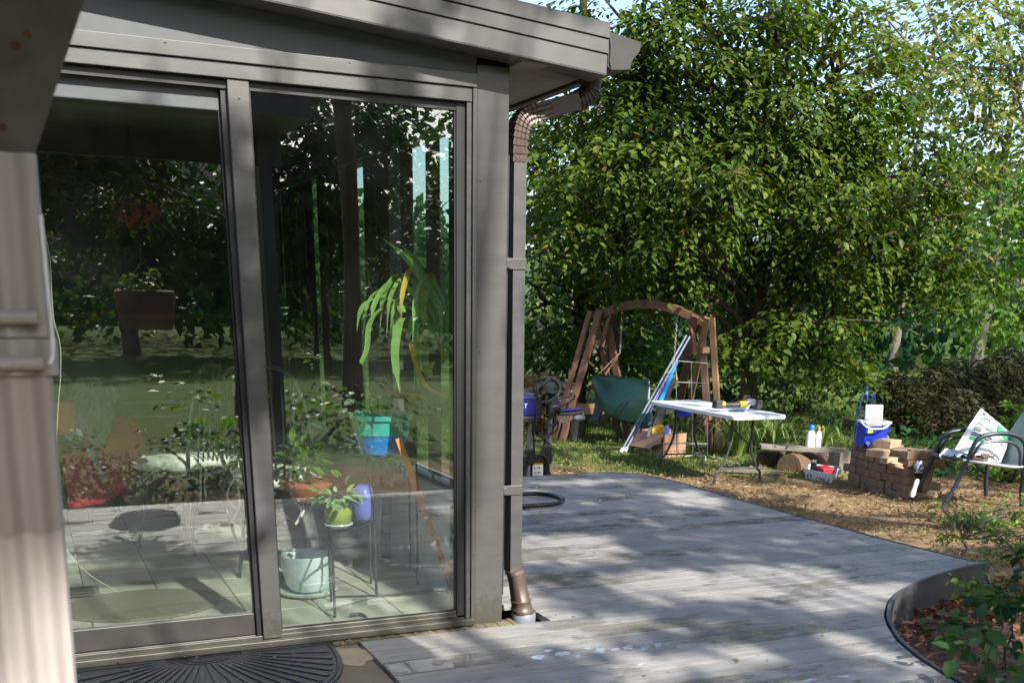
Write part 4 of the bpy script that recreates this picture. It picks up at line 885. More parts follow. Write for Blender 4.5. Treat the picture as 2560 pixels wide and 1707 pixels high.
def canopy():
    def make(n, X0, X1, Y0, Y1, gapy, size, soft):
        X = rng.uniform(X0, X1, n); Y = rng.uniform(Y0, Y1, n); v = litmask(X, Y)
        k = rng.random(n) > np.clip(.5+v/soft, 0, .995); X, Y = X[k], Y[k]
        y = np.minimum(Y - gapy[0] - rng.random(len(X))*(gapy[1]-gapy[0]), gapy[2]); z = (Y-y)/(-KY); x = X + KX*z
        P = np.stack([x, y, z], 1); k = z > 4.4; return P[k]
    A_ = make(46000, -3.2, 4.8, -3.0, 5.6, (6.2, 10.5, -5.0), .13, .30)
    A_ = A_[~((A_[:,0] < .36+1.2) & (False))]
    B_ = make(26000, -10, 30, -3.0, 40, (7, 16, -2.0), .34, .55)
    inner = (B_[:,0]-KX*B_[:,2] > -3.2) & (B_[:,0]-KX*B_[:,2] < 4.8) & (B_[:,1]-KY*B_[:,2] < 5.6); B_ = B_[~inner]
    specs = [('blocker_oak', (1.2, -11.5), .3, 'tall oak behind the viewpoint, its trunk mirrored in the right pane, crown added for shade'), ('blocker_oak', (-3.4, -10.5), .26, 'oak behind the porch, mirrored as a dark mass in the left pane, crown added for shade'),
             ('blocker_oak', (6.5, -9.5), .3, 'tall unseen oak right of the viewpoint, added to shade the lawn'), ('blocker_oak', (14, -8), .34, 'unseen oak far right of the viewpoint, added to shade the big tree'),
             ('blocker_oak', (21, -6), .32, 'unseen outermost oak on the right, added to shade the far trees'), ('blocker_oak', (3.2, -13.5), .2, 'slender oak trunk mirrored near the door jamb, crown added for shade')]
    xs = np.array([s[1][0] for s in specs]); allP = np.concatenate([A_, B_]); sz = np.concatenate([np.full(len(A_), .125), np.full(len(B_), .36)])
    own = np.argmin(np.abs(allP[:,0:1]-xs[None,:]) + rng.random((len(allP), len(xs)))*1.5, 1)
    for i, (nm, (x, y), r, lab) in enumerate(specs):
        root = thing(nm, lab, 'tree', (x, y, -.4), 'oaks behind the viewpoint, crowns shaped for shade'); p = allP[own == i]; s = sz[own == i]; zt = float(np.percentile(p[:,2], 80))
        tb = MB(); t = bez([(x, y, -.6), (x+.1, y, 2), (x-.1, y+.2, 5), (x+.2, y+.6, zt*.6), (x, y+1, zt)], 5); tb.tube(t, [r*(1-.8*k/(len(t)-1)) for k in range(len(t))], 10); tb.build('trunk', M['bark'], root, True)
        br = MB(); idx = rng.choice(len(p), min(9, len(p)), replace=False)
        for q in idx:
            k = min(range(len(t)), key=lambda j: abs(t[j].z-p[q][2]*.75)); br.tube(limb(t[k], p[q], .05, .12, 4), [.035,.028,.02,.014,.008], 5)
        br.build('branches', M['bark'], root, True)
        n = len(p); leaves('crown', p, norm(rdir(n)+np.array([0,0,-.3])), norm(rdir(n)+np.array(SV)*.9), s*(.7+.6*rng.random(n)), M['leaf_d'], T_DIA, root)
canopy()
def mirrored():
    # shrubs and trees seen only in the door glass
    def s(name, lab, x, y, lobes, m, ls, dens, tr=None, group='plants mirrored in the door glass', tm=T_DIA, cat='shrub', **kw):
        root = thing(name, lab, cat, (x, y, -.5), group)
        b = MB()
        if tr: b.tube(limb((x, y, -.7), (x+.1, y, tr[1]), 0, .1, 5), [tr[0]*(1-.1*i) for i in range(6)], 9)
        for q in lobes: b.tube(limb((x, y, (tr[1]*.5 if tr else -.5)), q[:3], .05, .2, 4), [.05,.04,.03,.02,.01], 5)
        b.build('trunk' if tr else 'stems', M['bark'], root, True)
        P, A, N, T = sprays(lobes, dens, **kw); leaves('crown' if tr else 'foliage', P, A, N, ls*np.clip(rng.normal(1,.25,len(P)),.5,1.6), M[m], tm, root, T)
    s('shrub', 'bushy green shrub mirrored across the middle of the right pane', .9, -7.6, [(.2,-7.6,-.05,.9,.7,.6),(1.5,-7.9,0,.9,.7,.6)], 'leaf_b', .09, 60)
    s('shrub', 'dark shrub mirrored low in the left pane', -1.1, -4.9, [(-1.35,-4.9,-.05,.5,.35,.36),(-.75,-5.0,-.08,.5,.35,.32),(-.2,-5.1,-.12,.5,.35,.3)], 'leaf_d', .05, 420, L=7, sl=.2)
    for i, (x, y, h, lab) in enumerate(((1.5,-33,9,'dark tree mirrored in the middle of the left pane'),(7.4,-32,8,'dark tree mirrored in the left half of the right pane'),(13.5,-34,6.5,'dark tree mirrored near the jamb'))):
        s('shade_tree', lab, x, y, [(x+random.uniform(-2,2), y+random.uniform(-1,1), h*f, 2.6, 2, 1.6) for f in (.35,.5,.65,.8)], 'leaf_d', .3, 26, (.28, h*.8), 'trees mirrored in the door glass', cat='tree', L=9, sl=.7, gap=.55)
mirrored()
# ================================================================ THINGS ON THE CONCRETE AND DECK
def doormat():
    root = thing('doormat', 'black rubber half round doormat with a sunburst of ribs in front of the sliding door', 'doormat', (-1.25, -.03, -.012))
    b = MB(); cx, cy0 = -1.25, -.035
    def edge(t, s=1.0):
        c, q = math.cos(t), math.sin(t); return (cx+.495*s*math.copysign(abs(c)**.8, c), cy0-.60*s*abs(q)**.8)
    pts = [edge(math.pi*i/40) for i in range(41)]
    b.ext([(x, y, -.0118) for x, y in pts][::-1], (0, 0, .009)); b.build('base', M['mat'], root, bevel=.002)
    r = MB()
    rim = [(*edge(math.pi*i/60, .965), -.002) for i in range(61)]; r.tube(rim, .006, 5)
    for k in range(0, 25):
        t = math.pi*k/24; a = Vector((cx+.14*math.cos(t), cy0-.10*math.sin(t), -.002)); e = Vector((*edge(t, .93), -.002)); r.beam(a, e, .016, .009)
    for rr in (.06, .09, .12): r.tube([(cx+rr*math.cos(math.pi*i/20), cy0-.01-rr*.75*math.sin(math.pi*i/20), -.002) for i in range(21)], .004, 5)
    tag(r.build('ribs', M['mat'], root))
doormat()
def hose():
    b = MB(); c = [onp for onp in (atz(1270,1238,.015), atz(1330,1233,.015), atz(1372,1236,.015), atz(1398,1242,.015), atz(1408,1249,.015), atz(1398,1256,.015), atz(1370,1261,.015), atz(1320,1264,.015), atz(1262,1268,.015))]
    b.tube(bez(c, 8), .014, 10); tag(b.build('hose', M['hose'], smooth=True), 'loop of thick black hose lying flat on the far part of the deck', 'hose')
hose()
# ================================================================ BRICK STACK
def bricks():
    rnd = random.Random(4)
    me_b = MB(); me_b.box(-.108, .108, -.053, .053, -.038, .038); proto = me_b.build('paver', M['paver'], bevel=.006)
    tag(proto, 'brown concrete paver in the leaning stack below the blue cooler', 'paver', 'pavers stacked beside the patio chair')
    first = [True]
    O = Vector((5.98, 3.86, 0)); D = Vector((.20, 1.2, 0)).normalized(); N = Vector((D.y, -D.x, 0))      # stack runs away from the viewer
    ang = math.atan2(D.y, D.x)
    for row in range(6):
        for colm in (0, 1):
            u = .0
            while u < (1.0 if row < 5 else .92):
                end = rnd.random() < .62
                L = .108 if end else .218
                c = O + D*(u+L/2) + N*(.055 + colm*.2 + (0 if not end else .05) + rnd.uniform(-.012, .012)); zz = gz(c.x, c.y)+.036+row*.0785
                o = proto if first[0] else proto.copy(); 
                if not first[0]: col.objects.link(o)
                first[0] = False
                o.location = (c.x, c.y, zz); o.rotation_euler = (rnd.uniform(-.02,.02), rnd.uniform(-.02,.02), ang + (math.pi/2 if end else 0) + rnd.uniform(-.05,.05)); u += L+rnd.uniform(.003,.012)
    def big(px, py, Y, w, d, h, rz, lab, m='paver_l', tilt=0):
        p = at(px, py, Y); b = MB(); b.box(-w/2, w/2, -d/2, d/2, -h/2, h/2); o = b.build('paver', M[m], bevel=.008); o.location = p; o.rotation_euler = (tilt, tilt*.5, rz)
        tag(o, lab, 'paver')
    big(2217, 1108, 4.35, .23, .2, .075, .35, 'pale tan paver lying topmost, right of the cooler foot')
    big(2203, 1132, 4.25, .24, .2, .075, .25, 'pale tan paver under the topmost one, beside the cooler')
    big(2246, 1143, 4.1, .11, .12, .12, .9, 'small cube shaped paver standing on the stack', tilt=.3)
    big(2222, 1150, 4.0, .15, .1, .06, .1, 'loose paver half behind the cube shaped one')
    def rock(px, py, Y, rx, ry, rz_, lab, rot=0):
        b = MB(); n, m = 14, 9; p = at(px, py, Y)
        for i in range(m+1):
            f = math.pi*i/m
            for k in range(n):
                t = 2*math.pi*k/n; q = 1+.16*math.sin(3*t+2*f+px)+.12*math.sin(5*f+t*2)
                v = Vector((rx*math.sin(f)*math.cos(t)*q, ry*math.sin(f)*math.sin(t)*q, rz_*math.cos(f)*q)); v = Matrix.Rotation(rot, 3, 'Y') @ v; b.v.append(tuple(p+v))
        for i in range(m):
            for k in range(n): b.f.append((i*n+k, (i+1)*n+k, (i+1)*n+(k+1) % n, i*n+(k+1) % n))
        tag(b.build('stone', M['stone'], smooth=True), lab, 'stone')
    rock(2276, 1155, 3.95, .07, .06, .085, 'upright knobbly tan stone on the right end of the stack')
    rock(2241, 1163, 3.9, .085, .06, .032, 'flat smooth tan stone lying on the stack', .3)
    rock(2330, 1236, 3.4, .05, .05, .035, 'rounded stone on the ground under the patio chair')
bricks()
def cooler():
    p = at(2180, 1118, 4.55); root = thing('cooler', 'royal blue cooler jug with white lid flipped open, on top of the paver stack', 'cooler', p)
    a = Vector((math.cos(-.35), math.sin(-.35), 0)); a = Vector((.95,-.3,0)).normalized(); d = Vector((.3,.95,0)).normalized(); up = Vector((.10,0,1)).normalized()
    def bx(x0, x1, y0, y1, z0, z1, taper=0):
        b = MB(); vs = []
        for z, t in ((z0, taper), (z1, 0)):
            for x, y in ((x0+t,y0+t),(x1-t,y0+t),(x1-t,y1-t),(x0+t,y1-t)): vs.append(p+a*x+d*y+up*z)
        return b.add(vs, [(0,3,2,1),(4,5,6,7),(0,1,5,4),(1,2,6,5),(2,3,7,6),(3,0,4,7)])
    bx(-.12, .14, -.02, .20, 0, .235, .012).build('body', M['bluep'], root, bevel=.014)
    bx(-.128, .148, -.028, .208, .236, .262).build('rim', M['whitep'], root, bevel=.006)
    bx(-.10, .12, .0, .18, .255, .2635).build('opening', M['navy'], root)
    b = MB(); q = p+up*.265+d*.19; t = (up*.95+d*.35).normalized()
    b.obox(q+a*.045+t*.07, a*.095, t*.08, t.cross(a)*.014); b.build('lid', M['whitep'], root, bevel=.01)
    b = MB(); b.tube(bez([p+a*-.13+up*.25+d*.1, p+a*-.16+up*.23-d*.05, p+a*-.10+up*.20-d*.09, p+a*.03+up*.20-d*.09, p+a*.10+up*.235-d*.05, p+a*.15+up*.25+d*.1], 5), .009, 8); b.build('handle', M['whitep'], root, True)
    b = MB(); b.obox(p+a*.05+up*.215-d*.06, a*.02, up*.016, d*.012); b.build('latch', M['blk'], root, bevel=.003)
    b = MB(); b.obox(p+a*-.065+up*.165-d*.024, a*.028, up*.022, d*.001); b.build('yellow_label', M['lime_label'], root)
    b = MB(); b.tube([p+a*-.07+up*.045-d*.02, p+a*-.07+up*.045-d*.055], .017, 10); b.tube([p+a*-.07+up*.055-d*.05, p+a*-.07+up*.018-d*.05], .009, 8); b.build('spigot', M['whitep'], root, True)
    root = thing('garden_trellis', 'steel blue wire obelisk trellis standing behind the cooler', 'trellis', at(2165, 1120, 5.6)); b = MB(); c = at(2160, 1062, 5.6); k = (c-Vector(CP)).length/FPX
    tp = at(2165, 988, 5.6)
    for i in range(8):
        t = 2*math.pi*i/8; o = Vector((math.cos(t), math.sin(t), 0)); b.tube(bez([c+o*22*k-Vector((0,0,.35)), c+o*21*k, c+o*19*k+Vector((0,0,48*k)), c+o*13*k+Vector((0,0,66*k)), tp+o*2.5*k], 4), .0065, 5)
    b.build('ribs', M['wirblue'], root, True)
    for zz, rr in ((-2, 21.5), (30, 20.3), (56, 17)):
        b = MB(); b.tube([c+Vector((rr*k*math.cos(t*math.pi/10), rr*k*math.sin(t*math.pi/10), zz*k)) for t in range(21)], .005, 5); b.build('ring', M['wirblue'], root, True)
    b = MB(); b.lathe(tp, [(.012,-.02),(.028,.01),(.02,.035),(.008,.05),(.022,.075),(.004,.09)], 12); b.build('finial', M['wirblue'], root, True)
cooler()
def bench():
    # plank ledge resting on a log and a block
    root = thing('plank', 'long weathered plank ledge laid over the log behind the paver stack', 'plank'); Y = 6.1
    a, c = at(1900, 1115, Y+.15), at(2118, 1127, Y-.35); b = MB(); b.beam(a, c, .22, .045); b.build('board', M['plank'], root, bevel=.004)
    for px in (1938, 1968, 2000):
        b = MB(); q = at(px, 1114+(px-1900)*.055, Y-.10); b.lathe(q, [(.012,-.003),(.012,.003)], 10, Matrix.Rotation(math.pi/2, 3, 'X')); b.build('plank_hole', M['blk'], root)  # black discs stand for the dark holes in the plank
    b = MB(); p0, p1 = at(1972, 1168, 5.95), at(2056, 1158, 6.3); r = .155
    n = 20; pts = [p0.lerp(p1, t/6) for t in range(7)]; b.tube(pts, [r*(1+.05*math.sin(i*2.1)) for i in range(7)], 16); o = b.build('log', M['log'], smooth=True); tag(o, 'thick sawn log with a knot supporting the plank ledge', 'log')
    q = at(2030, 1163, 5.90); k = MB(); k.lathe(q, [(.03,-.02),(.026,.012),(.012,.016)], 12, Matrix.Rotation(math.pi/2, 3, 'X')); kk = k.build('knot', M['bark'], o, True)
    b = MB(); c = at(2100, 1150, 5.7); b.box(c.x-.09, c.x+.09, c.y-.1, c.y+.1, gz(c.x,c.y)-.02, c.z+.10); tag(b.build('concrete_block', M['plank'], bevel=.006), 'grey block holding up the right end of the plank ledge', 'block')
    b = MB(); c = at(1935, 1165, 6.3); b.box(c.x-.22, c.x+.25, c.y, c.y+.07, gz(c.x,c.y)-.02, c.z+.17); tag(b.build('timber', M['bark'], bevel=.006), 'dark brown timber wall left of the log', 'timber')
    b = MB(); b.beam(atz(1800, 1173, -.47), atz(1960, 1182, -.47), .05, .04); tag(b.build('edging', M['plank'], bevel=.004), 'thin pale edging strip on the grass under the folding table', 'edging')
    def bottle(px, py, lab, cap, tall, w):
        p = at(px, py, 6.0); root = thing('spray_bottle', lab, 'bottle', p); b = MB(); b.lathe(p, [(w,0),(w*1.02,.01),(w,.11*tall),(w*.85,.135*tall),(w*.4,.16*tall)], 16); b.build('body', M['whitep'], root, True)
        b = MB(); b.lathe(p+Vector((0,0,.155*tall)), [(w*.45,0),(w*.62,.012),(w*.62,.05),(w*.45,.062)] if cap == 'skyblue' else [(w*.3,0),(w*.3,.02),(w*.42,.03),(w*.36,.055)], 12); b.build('cap', M[cap], root, True)
    bottle(2024, 1118, 'white bottle with a round sky blue cap on the plank ledge', 'skyblue', 1.25, .05); bottle(2043, 1117, 'slimmer white bottle with an orange nozzle on the plank ledge', 'orange', 1.15, .036)
    # white tub of odds and ends
    root = thing('storage_tub', 'low translucent white tub on the grass at the left foot of the paver stack', 'tub', atz(2043, 1208, -.5)); b = MB(); z0 = -.52
    A, B_, C_, D_ = atz(2008,1200,z0), atz(2080,1216,z0), atz(2096,1196,z0), atz(2022,1186,z0); h = .13; ctr = (A+B_+C_+D_)/4
    lo = [A.lerp(ctr, .12), B_.lerp(ctr, .12), C_.lerp(ctr, .12), D_.lerp(ctr, .12)]; hi = [v+Vector((0,0,h)) for v in (A, B_, C_, D_)]; inn = [v.lerp(ctr+Vector((0,0,h)), .05) for v in hi]; ilo = [v.lerp(ctr, .18)+Vector((0,0,.01)) for v in (A, B_, C_, D_)]
    b.add(lo+hi+inn+ilo, [(3,2,1,0)]+[(i,(i+1)%4,4+(i+1)%4,4+i) for i in range(4)]+[(4+i,4+(i+1)%4,8+(i+1)%4,8+i) for i in range(4)]+[(8+i,8+(i+1)%4,12+(i+1)%4,12+i) for i in range(4)]+[(12,13,14,15)]); b.build('tub_body', M['whitep'], root, bevel=.005)
    b = MB(); q = ctr+Vector((0,0,.03)); b.obox(q+Vector((.04,.02,.05)), (.1,0,.0), (0,.07,.01), (0,.0,.06)); b.build('red_box', M['red'], root, bevel=.01)
    b = MB(); b.lathe(q+Vector((-.07,.06,0)), [(.035,0),(.035,.15),(.028,.16)], 12); b.build('jar', M['blk'], root, True); b = MB(); b.lathe(q+Vector((-.07,.06,.16)), [(.03,0),(.03,.022)], 12); b.build('jar_lid', M['whitep'], root, True)
    b = MB(); b.obox(q+Vector((.17,-.02,.06)), (.05,0,.02), (0,.06,0), (0,0,.035)); b.build('black_case', M['blk'], root, bevel=.01)
    b = MB(); p = at(2297, 1170, 3.75); b.lathe(p, [(.03,-.05),(.045,-.02),(.05,.03),(.03,.07)], 10); tag(b.build('nozzle', M['china'], smooth=True), 'pale aqua spray nozzle beside the upright stone', 'nozzle')
    b = MB(); p = at(2287, 1218, 3.45); b.lathe(p, [(.018,-.09),(.028,-.06),(.02,.0),(.022,.06),(.012,.08)], 10, Matrix.Rotation(.25, 3, 'Y')); tag(b.build('bottle', M['whitep'], smooth=True), 'narrow white bottle stuck on the ground against the stack', 'bottle')
bench()
def patio_chair():
    fl, fr = Vector((5.95,3.76,-.47)), Vector((5.76,3.16,-.43)); root = thing('patio_chair', 'dark tube framed patio chair with grey sling back, facing left, holding a soil bag', 'chair', (6.2, 3.3, -.44))
    fwd = Vector((-.72,-.28,0)).normalized(); sd_ = Vector((fwd.y, -fwd.x, 0)); sd_ = (fl-fr).normalized()
    bk = -Vector((sd_.y, -sd_.x, 0));
    if bk.x < 0: bk = -bk                                        # direction of the backrest
    W = .60; base = fr; kd, kz = 1.32, 1.08
    for s, nm in ((0, 'near'), (1, 'far')):
        o = base + sd_*W*s; z = Vector((0,0,1))
        b = MB(); b.tube(bez([o, o+bk*0.132+z*0.278, o+bk*0.211+z*0.556, o+bk*0.264+z*0.642, o+bk*0.383+z*0.679, o+bk*0.554+z*0.679, o+bk*0.673+z*0.631, o+bk*0.726+z*0.514, o+bk*0.752+z*0.214, o+bk*0.792+z*0.000], 5), .020, 9); b.build('arm_and_legs', M['chairf'], root, True)
        b = MB(); b.tube(bez([o+bk*0.211+z*0.449, o+bk*0.277+z*0.583, o+bk*0.396+z*0.615, o+bk*0.554+z*0.610, o+bk*0.660+z*0.546, o+bk*0.700+z*0.385], 5), .013, 8); b.build('inner_arm', M['chairf'], root, True)
        b = MB(); b.tube(bez([o+bk*0.132+z*0.449, o+bk*0.396+z*0.417, o+bk*0.686+z*0.385, o+bk*0.792+z*0.449, o+bk*0.977+z*0.770, o+bk*1.135+z*1.049], 5), .0145, 9); b.build('seat_rail', M['silver'], root, True)
    b = MB(); z = Vector((0,0,1)); prof = bez([bk*0.132+z*0.455, bk*0.396+z*0.412, bk*0.686+z*0.387, bk*0.792+z*0.449, bk*0.977+z*0.770, bk*1.135+z*1.054], 5)
    for q in prof: b.v += [tuple(base+q+sd_*.02), tuple(base+q+sd_*(W-.02)), tuple(base+q+sd_*(W-.02)-z*0.006), tuple(base+q+sd_*.02-z*0.006)]
    for i in range(len(prof)-1): b.f += [(4*i,4*i+1,4*i+5,4*i+4), (4*i+3,4*i+7,4*i+6,4*i+2)]
    b.build('sling', M['sling'], root, True)
    for q in (prof[0], prof[-1]):
        b = MB(); b.tube([base+q, base+q+sd_*W], .013, 8); b.build('cross_bar', M['chairf'], root, True)
    # slates on the seat
    rnd = random.Random(9)
    for i in range(9):
        c = base + bk*(.24+.09*(i % 3)+rnd.uniform(-.02,.02)) + sd_*(.12+.14*(i % 4)) + z*(.45+.014*(i//3)); a = rnd.uniform(0, 3); b = MB()
        u = Vector((math.cos(a), math.sin(a), rnd.uniform(-.05,.05))); v = Vector((-u.y, u.x, rnd.uniform(-.05,.05))); b.obox(c, u*rnd.uniform(.08,.15), v*rnd.uniform(.05,.08), Vector((0,0,.006)))
        tag(b.build('slate', M['bark' if i % 2 else 'cedar'], bevel=.002), 'flat piece of brown slate in the pile on the patio chair seat', 'slate', 'slates on the patio chair seat')
    # the bag leaning on the back
    P00, P10, P11, P01 = at(2388,1122,3.28), at(2495,1168,3.12), at(2528,1083,3.50), at(2452,1021,3.62)   # bottom left, bottom right, top right, top left
    root2 = thing('soil_bag', 'white plastic bag with green and black print, leaning on the patio chair back', 'bag', P00); N, K = 18, 22
    nrm = (P10-P00).cross(P01-P00).normalized()
    if nrm.y > 0: nrm = -nrm
    def S(u, v, off=0):
        p = P00.lerp(P10, u).lerp(P01.lerp(P11, u), v); bulge = .075*(math.sin(math.pi*min(max(u,0),1))**.6)*(math.sin(math.pi*min(max(v,0),1))**.5)*(1.25-v*.6)
        w = .006*math.sin(u*19+v*7)*math.sin(v*15-u*4); e = .10*(math.sin(math.pi*v))*(u-.5)*.35
        return p + nrm*(bulge+w+off) + (P10-P00)*e
    b = MB()
    for sgn in (1, -1):
        n0 = len(b.v)
        for i in range(N+1):
            for k in range(K+1):
                q = S(i/N, k/K); base_p = P00.lerp(P10, i/N).lerp(P01.lerp(P11, i/N), k/K); d = (q-base_p).dot(nrm); b.v.append(tuple(q if sgn > 0 else q-nrm*d*1.7))
        for i in range(N):
            for k in range(K):
                a = n0+i*(K+1)+k; f = (a, a+K+1, a+K+2, a+1); b.f.append(f if sgn > 0 else f[::-1])
    b.build('bag_body', M['bagw'], root2, True)
    def patch(u0, u1, v0, v1, m, nm, sk=0):
        b = MB(); n = 6
        for i in range(n+1):
            for k in range(n+1): b.v.append(tuple(S(u0+(u1-u0)*i/n, v0+(v1-v0)*k/n + sk*i/n, .008)))
        for i in range(n):
            for k in range(n): a = i*(n+1)+k; b.f.append((a, a+n+1, a+n+2, a+1))
        b.build(nm, M[m], root2)
    patch(.55,.95,.66,.86,'baggreen','green_print',-.06); patch(.10,.26,.58,.71,'baggrey','photo_print'); patch(.30,.46,.54,.67,'baggrey','photo_print'); patch(.10,.26,.44,.54,'baggrey','photo_print'); patch(.46,.6,.50,.60,'baggrey','photo_print')
    patch(.10,.55,.36,.385,'blk','text_line'); patch(.10,.5,.31,.33,'blk','text_line'); patch(.12,.45,.22,.28,'baggreen','green_strip'); patch(.12,.42,.75,.775,'baggrey','text_line'); patch(.12,.36,.80,.83,'baggrey','text_line'); patch(.72,.86,.42,.52,'baggrey','seal_print'); patch(.10,.17,.88,.93,'blk','text_line'); patch(.62,.9,.56,.585,'baggrey','text_line')
    b = MB(); c = base+bk*.30+sd_*.30+z*.47; n = 12
    for i in range(n+1):
        for k in range(n+1): b.v.append((c.x-.16+.34*i/n, c.y-.2+.36*k/n, c.z+.045*math.sin(i*1.3+k*.8)*math.sin(k*1.1)+.03*math.sin(math.pi*i/n)))
    for i in range(n):
        for k in range(n): a = i*(n+1)+k; b.f.append((a, a+n+1, a+n+2, a+1))
    b.build('crumpled_foot', M['bagw'], root2, True)
patio_chair()
# ================================================================ FOLDING TABLE
def table():
    z = .245; A, B_, C_ = atz(1836,1040,z), atz(1979,1040,z+.0), atz(1624,1001,z); root = thing('folding_table', 'long white plastic folding table with splayed black tube legs on the lawn', 'table', (5.2, 6.1, -.5))
    e2 = C_-A; e2.z = 0; L = e2.length; e2.normalize(); e1 = Vector((e2.y, -e2.x, 0)); w = .64
    if (C_-A).dot(e2) < 0: e2 = -e2
    pts = []; r = .05
    for cx, cy_, a0 in ((r, r, 180), (w-r, r, 270), (w-r, L-r, 0), (r, L-r, 90)):
        for k in range(5): t = math.radians(a0+k*22.5); pts.append(A+e1*(cx+r*math.cos(t))+e2*(cy_+r*math.sin(t)))
    b = MB(); b.ext([p-Vector((0,0,.045)) for p in pts], (0,0,.045)); b.build('tabletop', M['tabletop'], root, bevel=.01, seg=3)
    zg = -.5
    for k, (t, s) in enumerate(((.33, -1), (1.50, 1))):
        for j, u in enumerate((w/2-.13, w/2+.13)):
            top = A+e1*u+e2*t-Vector((0,0,.05)); out = -1 if j == 0 else 1; zf = gz(top.x, top.y)
            b = MB(); b.tube(bez([top, top-Vector((0,0,.2))+e1*out*.0, top-Vector((0,0,.36))+e1*out*.015, top+e1*out*.10-Vector((0,0,.53)), Vector((top.x, top.y, zf+.12))+e1*out*.145, Vector((top.x, top.y, zf-.01))+e1*out*.16], 4), .0135, 8); b.build('leg', M['black_metal'], root, True)
        b = MB(); b.tube([A+e1*(w/2-.24)+e2*t-Vector((0,0,.58)), A+e1*(w/2+.24)+e2*t-Vector((0,0,.58))], .010, 7); b.build('crossbar', M['black_metal'], root)
        b = MB(); q = A+e1*w/2+e2*(t+.5*(1 if k == 0 else -1))-Vector((0,0,.06)); b.tube([A+e1*(w/2-.14)+e2*t-Vector((0,0,.36)), q, A+e1*(w/2+.14)+e2*t-Vector((0,0,.36))], .008, 6); b.build('brace', M['black_metal'], root)
    # battery angle grinder
    y0 = 5.15; P = lambda px, py, dy=0: at(px, py, y0+.35+dy); root = thing('cordless_tool', 'black and yellow cordless tool with grey head lying on the folding table', 'power tool', P(1840, 1025))
    k = .0045
    def blob(name, px0, py0, px1, py1, m, d=.08, bv=.008):
        a, c = P(px0, py1), P(px1, py0); b = MB(); b.box(a.x, c.x, a.y-d/2, a.y+d/2, a.z, c.z); return b.build(name, M[m], root, bevel=bv)
    blob('battery', 1785, 1000, 1806, 1021, 'blk', .09); blob('battery_label', 1800, 1003, 1808, 1013, 'ylw', .094, .002)
    b = MB(); b.tube([P(1806,1012), P(1830,1012), P(1850,1011)], [.026,.024,.03], 12); b.build('grip', M['blk'], root, True)
    b = MB(); b.tube([P(1848,1011), P(1862,1010)], [.034,.036], 14); b.build('motor_housing', M['ylw'], root, True)
    b = MB(); b.tube([P(1862,1010), P(1872,1004), P(1885,1005)], [.036,.04,.034], 12); b.build('gear_case', M['silver'], root, True)
    blob('guard', 1886, 998, 1902, 1021, 'blk', .1, .015)
    p = P(1870, 1022); b = MB(); b.obox(p+Vector((-.02,0,.03)), (.02,0,.03), (0,.03,0), (.015,0,-.008)); tag(b.build('paper_scrap', M['whitep']), 'white folded wrapper standing against the cordless tool', 'wrapper')
    p = P(1832, 1030); b = MB(); b.lathe(p+Vector((0,-.06,-.0)), [(.05,0),(.085,.004),(.08,.016),(.03,.02)], 18); tag(b.build('cutting_disc', M['blk'], smooth=True), 'black disc lying on the table in front of the cordless tool', 'disc')
    p = P(1860, 1030, -.08); b = MB(); b.obox(p+Vector((0,0,.01)), (.014,0,0), (0,.03,0), (0,0,.014)); tag(b.build('glue_tube', M['purple'], bevel=.003), 'small blue and white packet on the table', 'packet')
table()
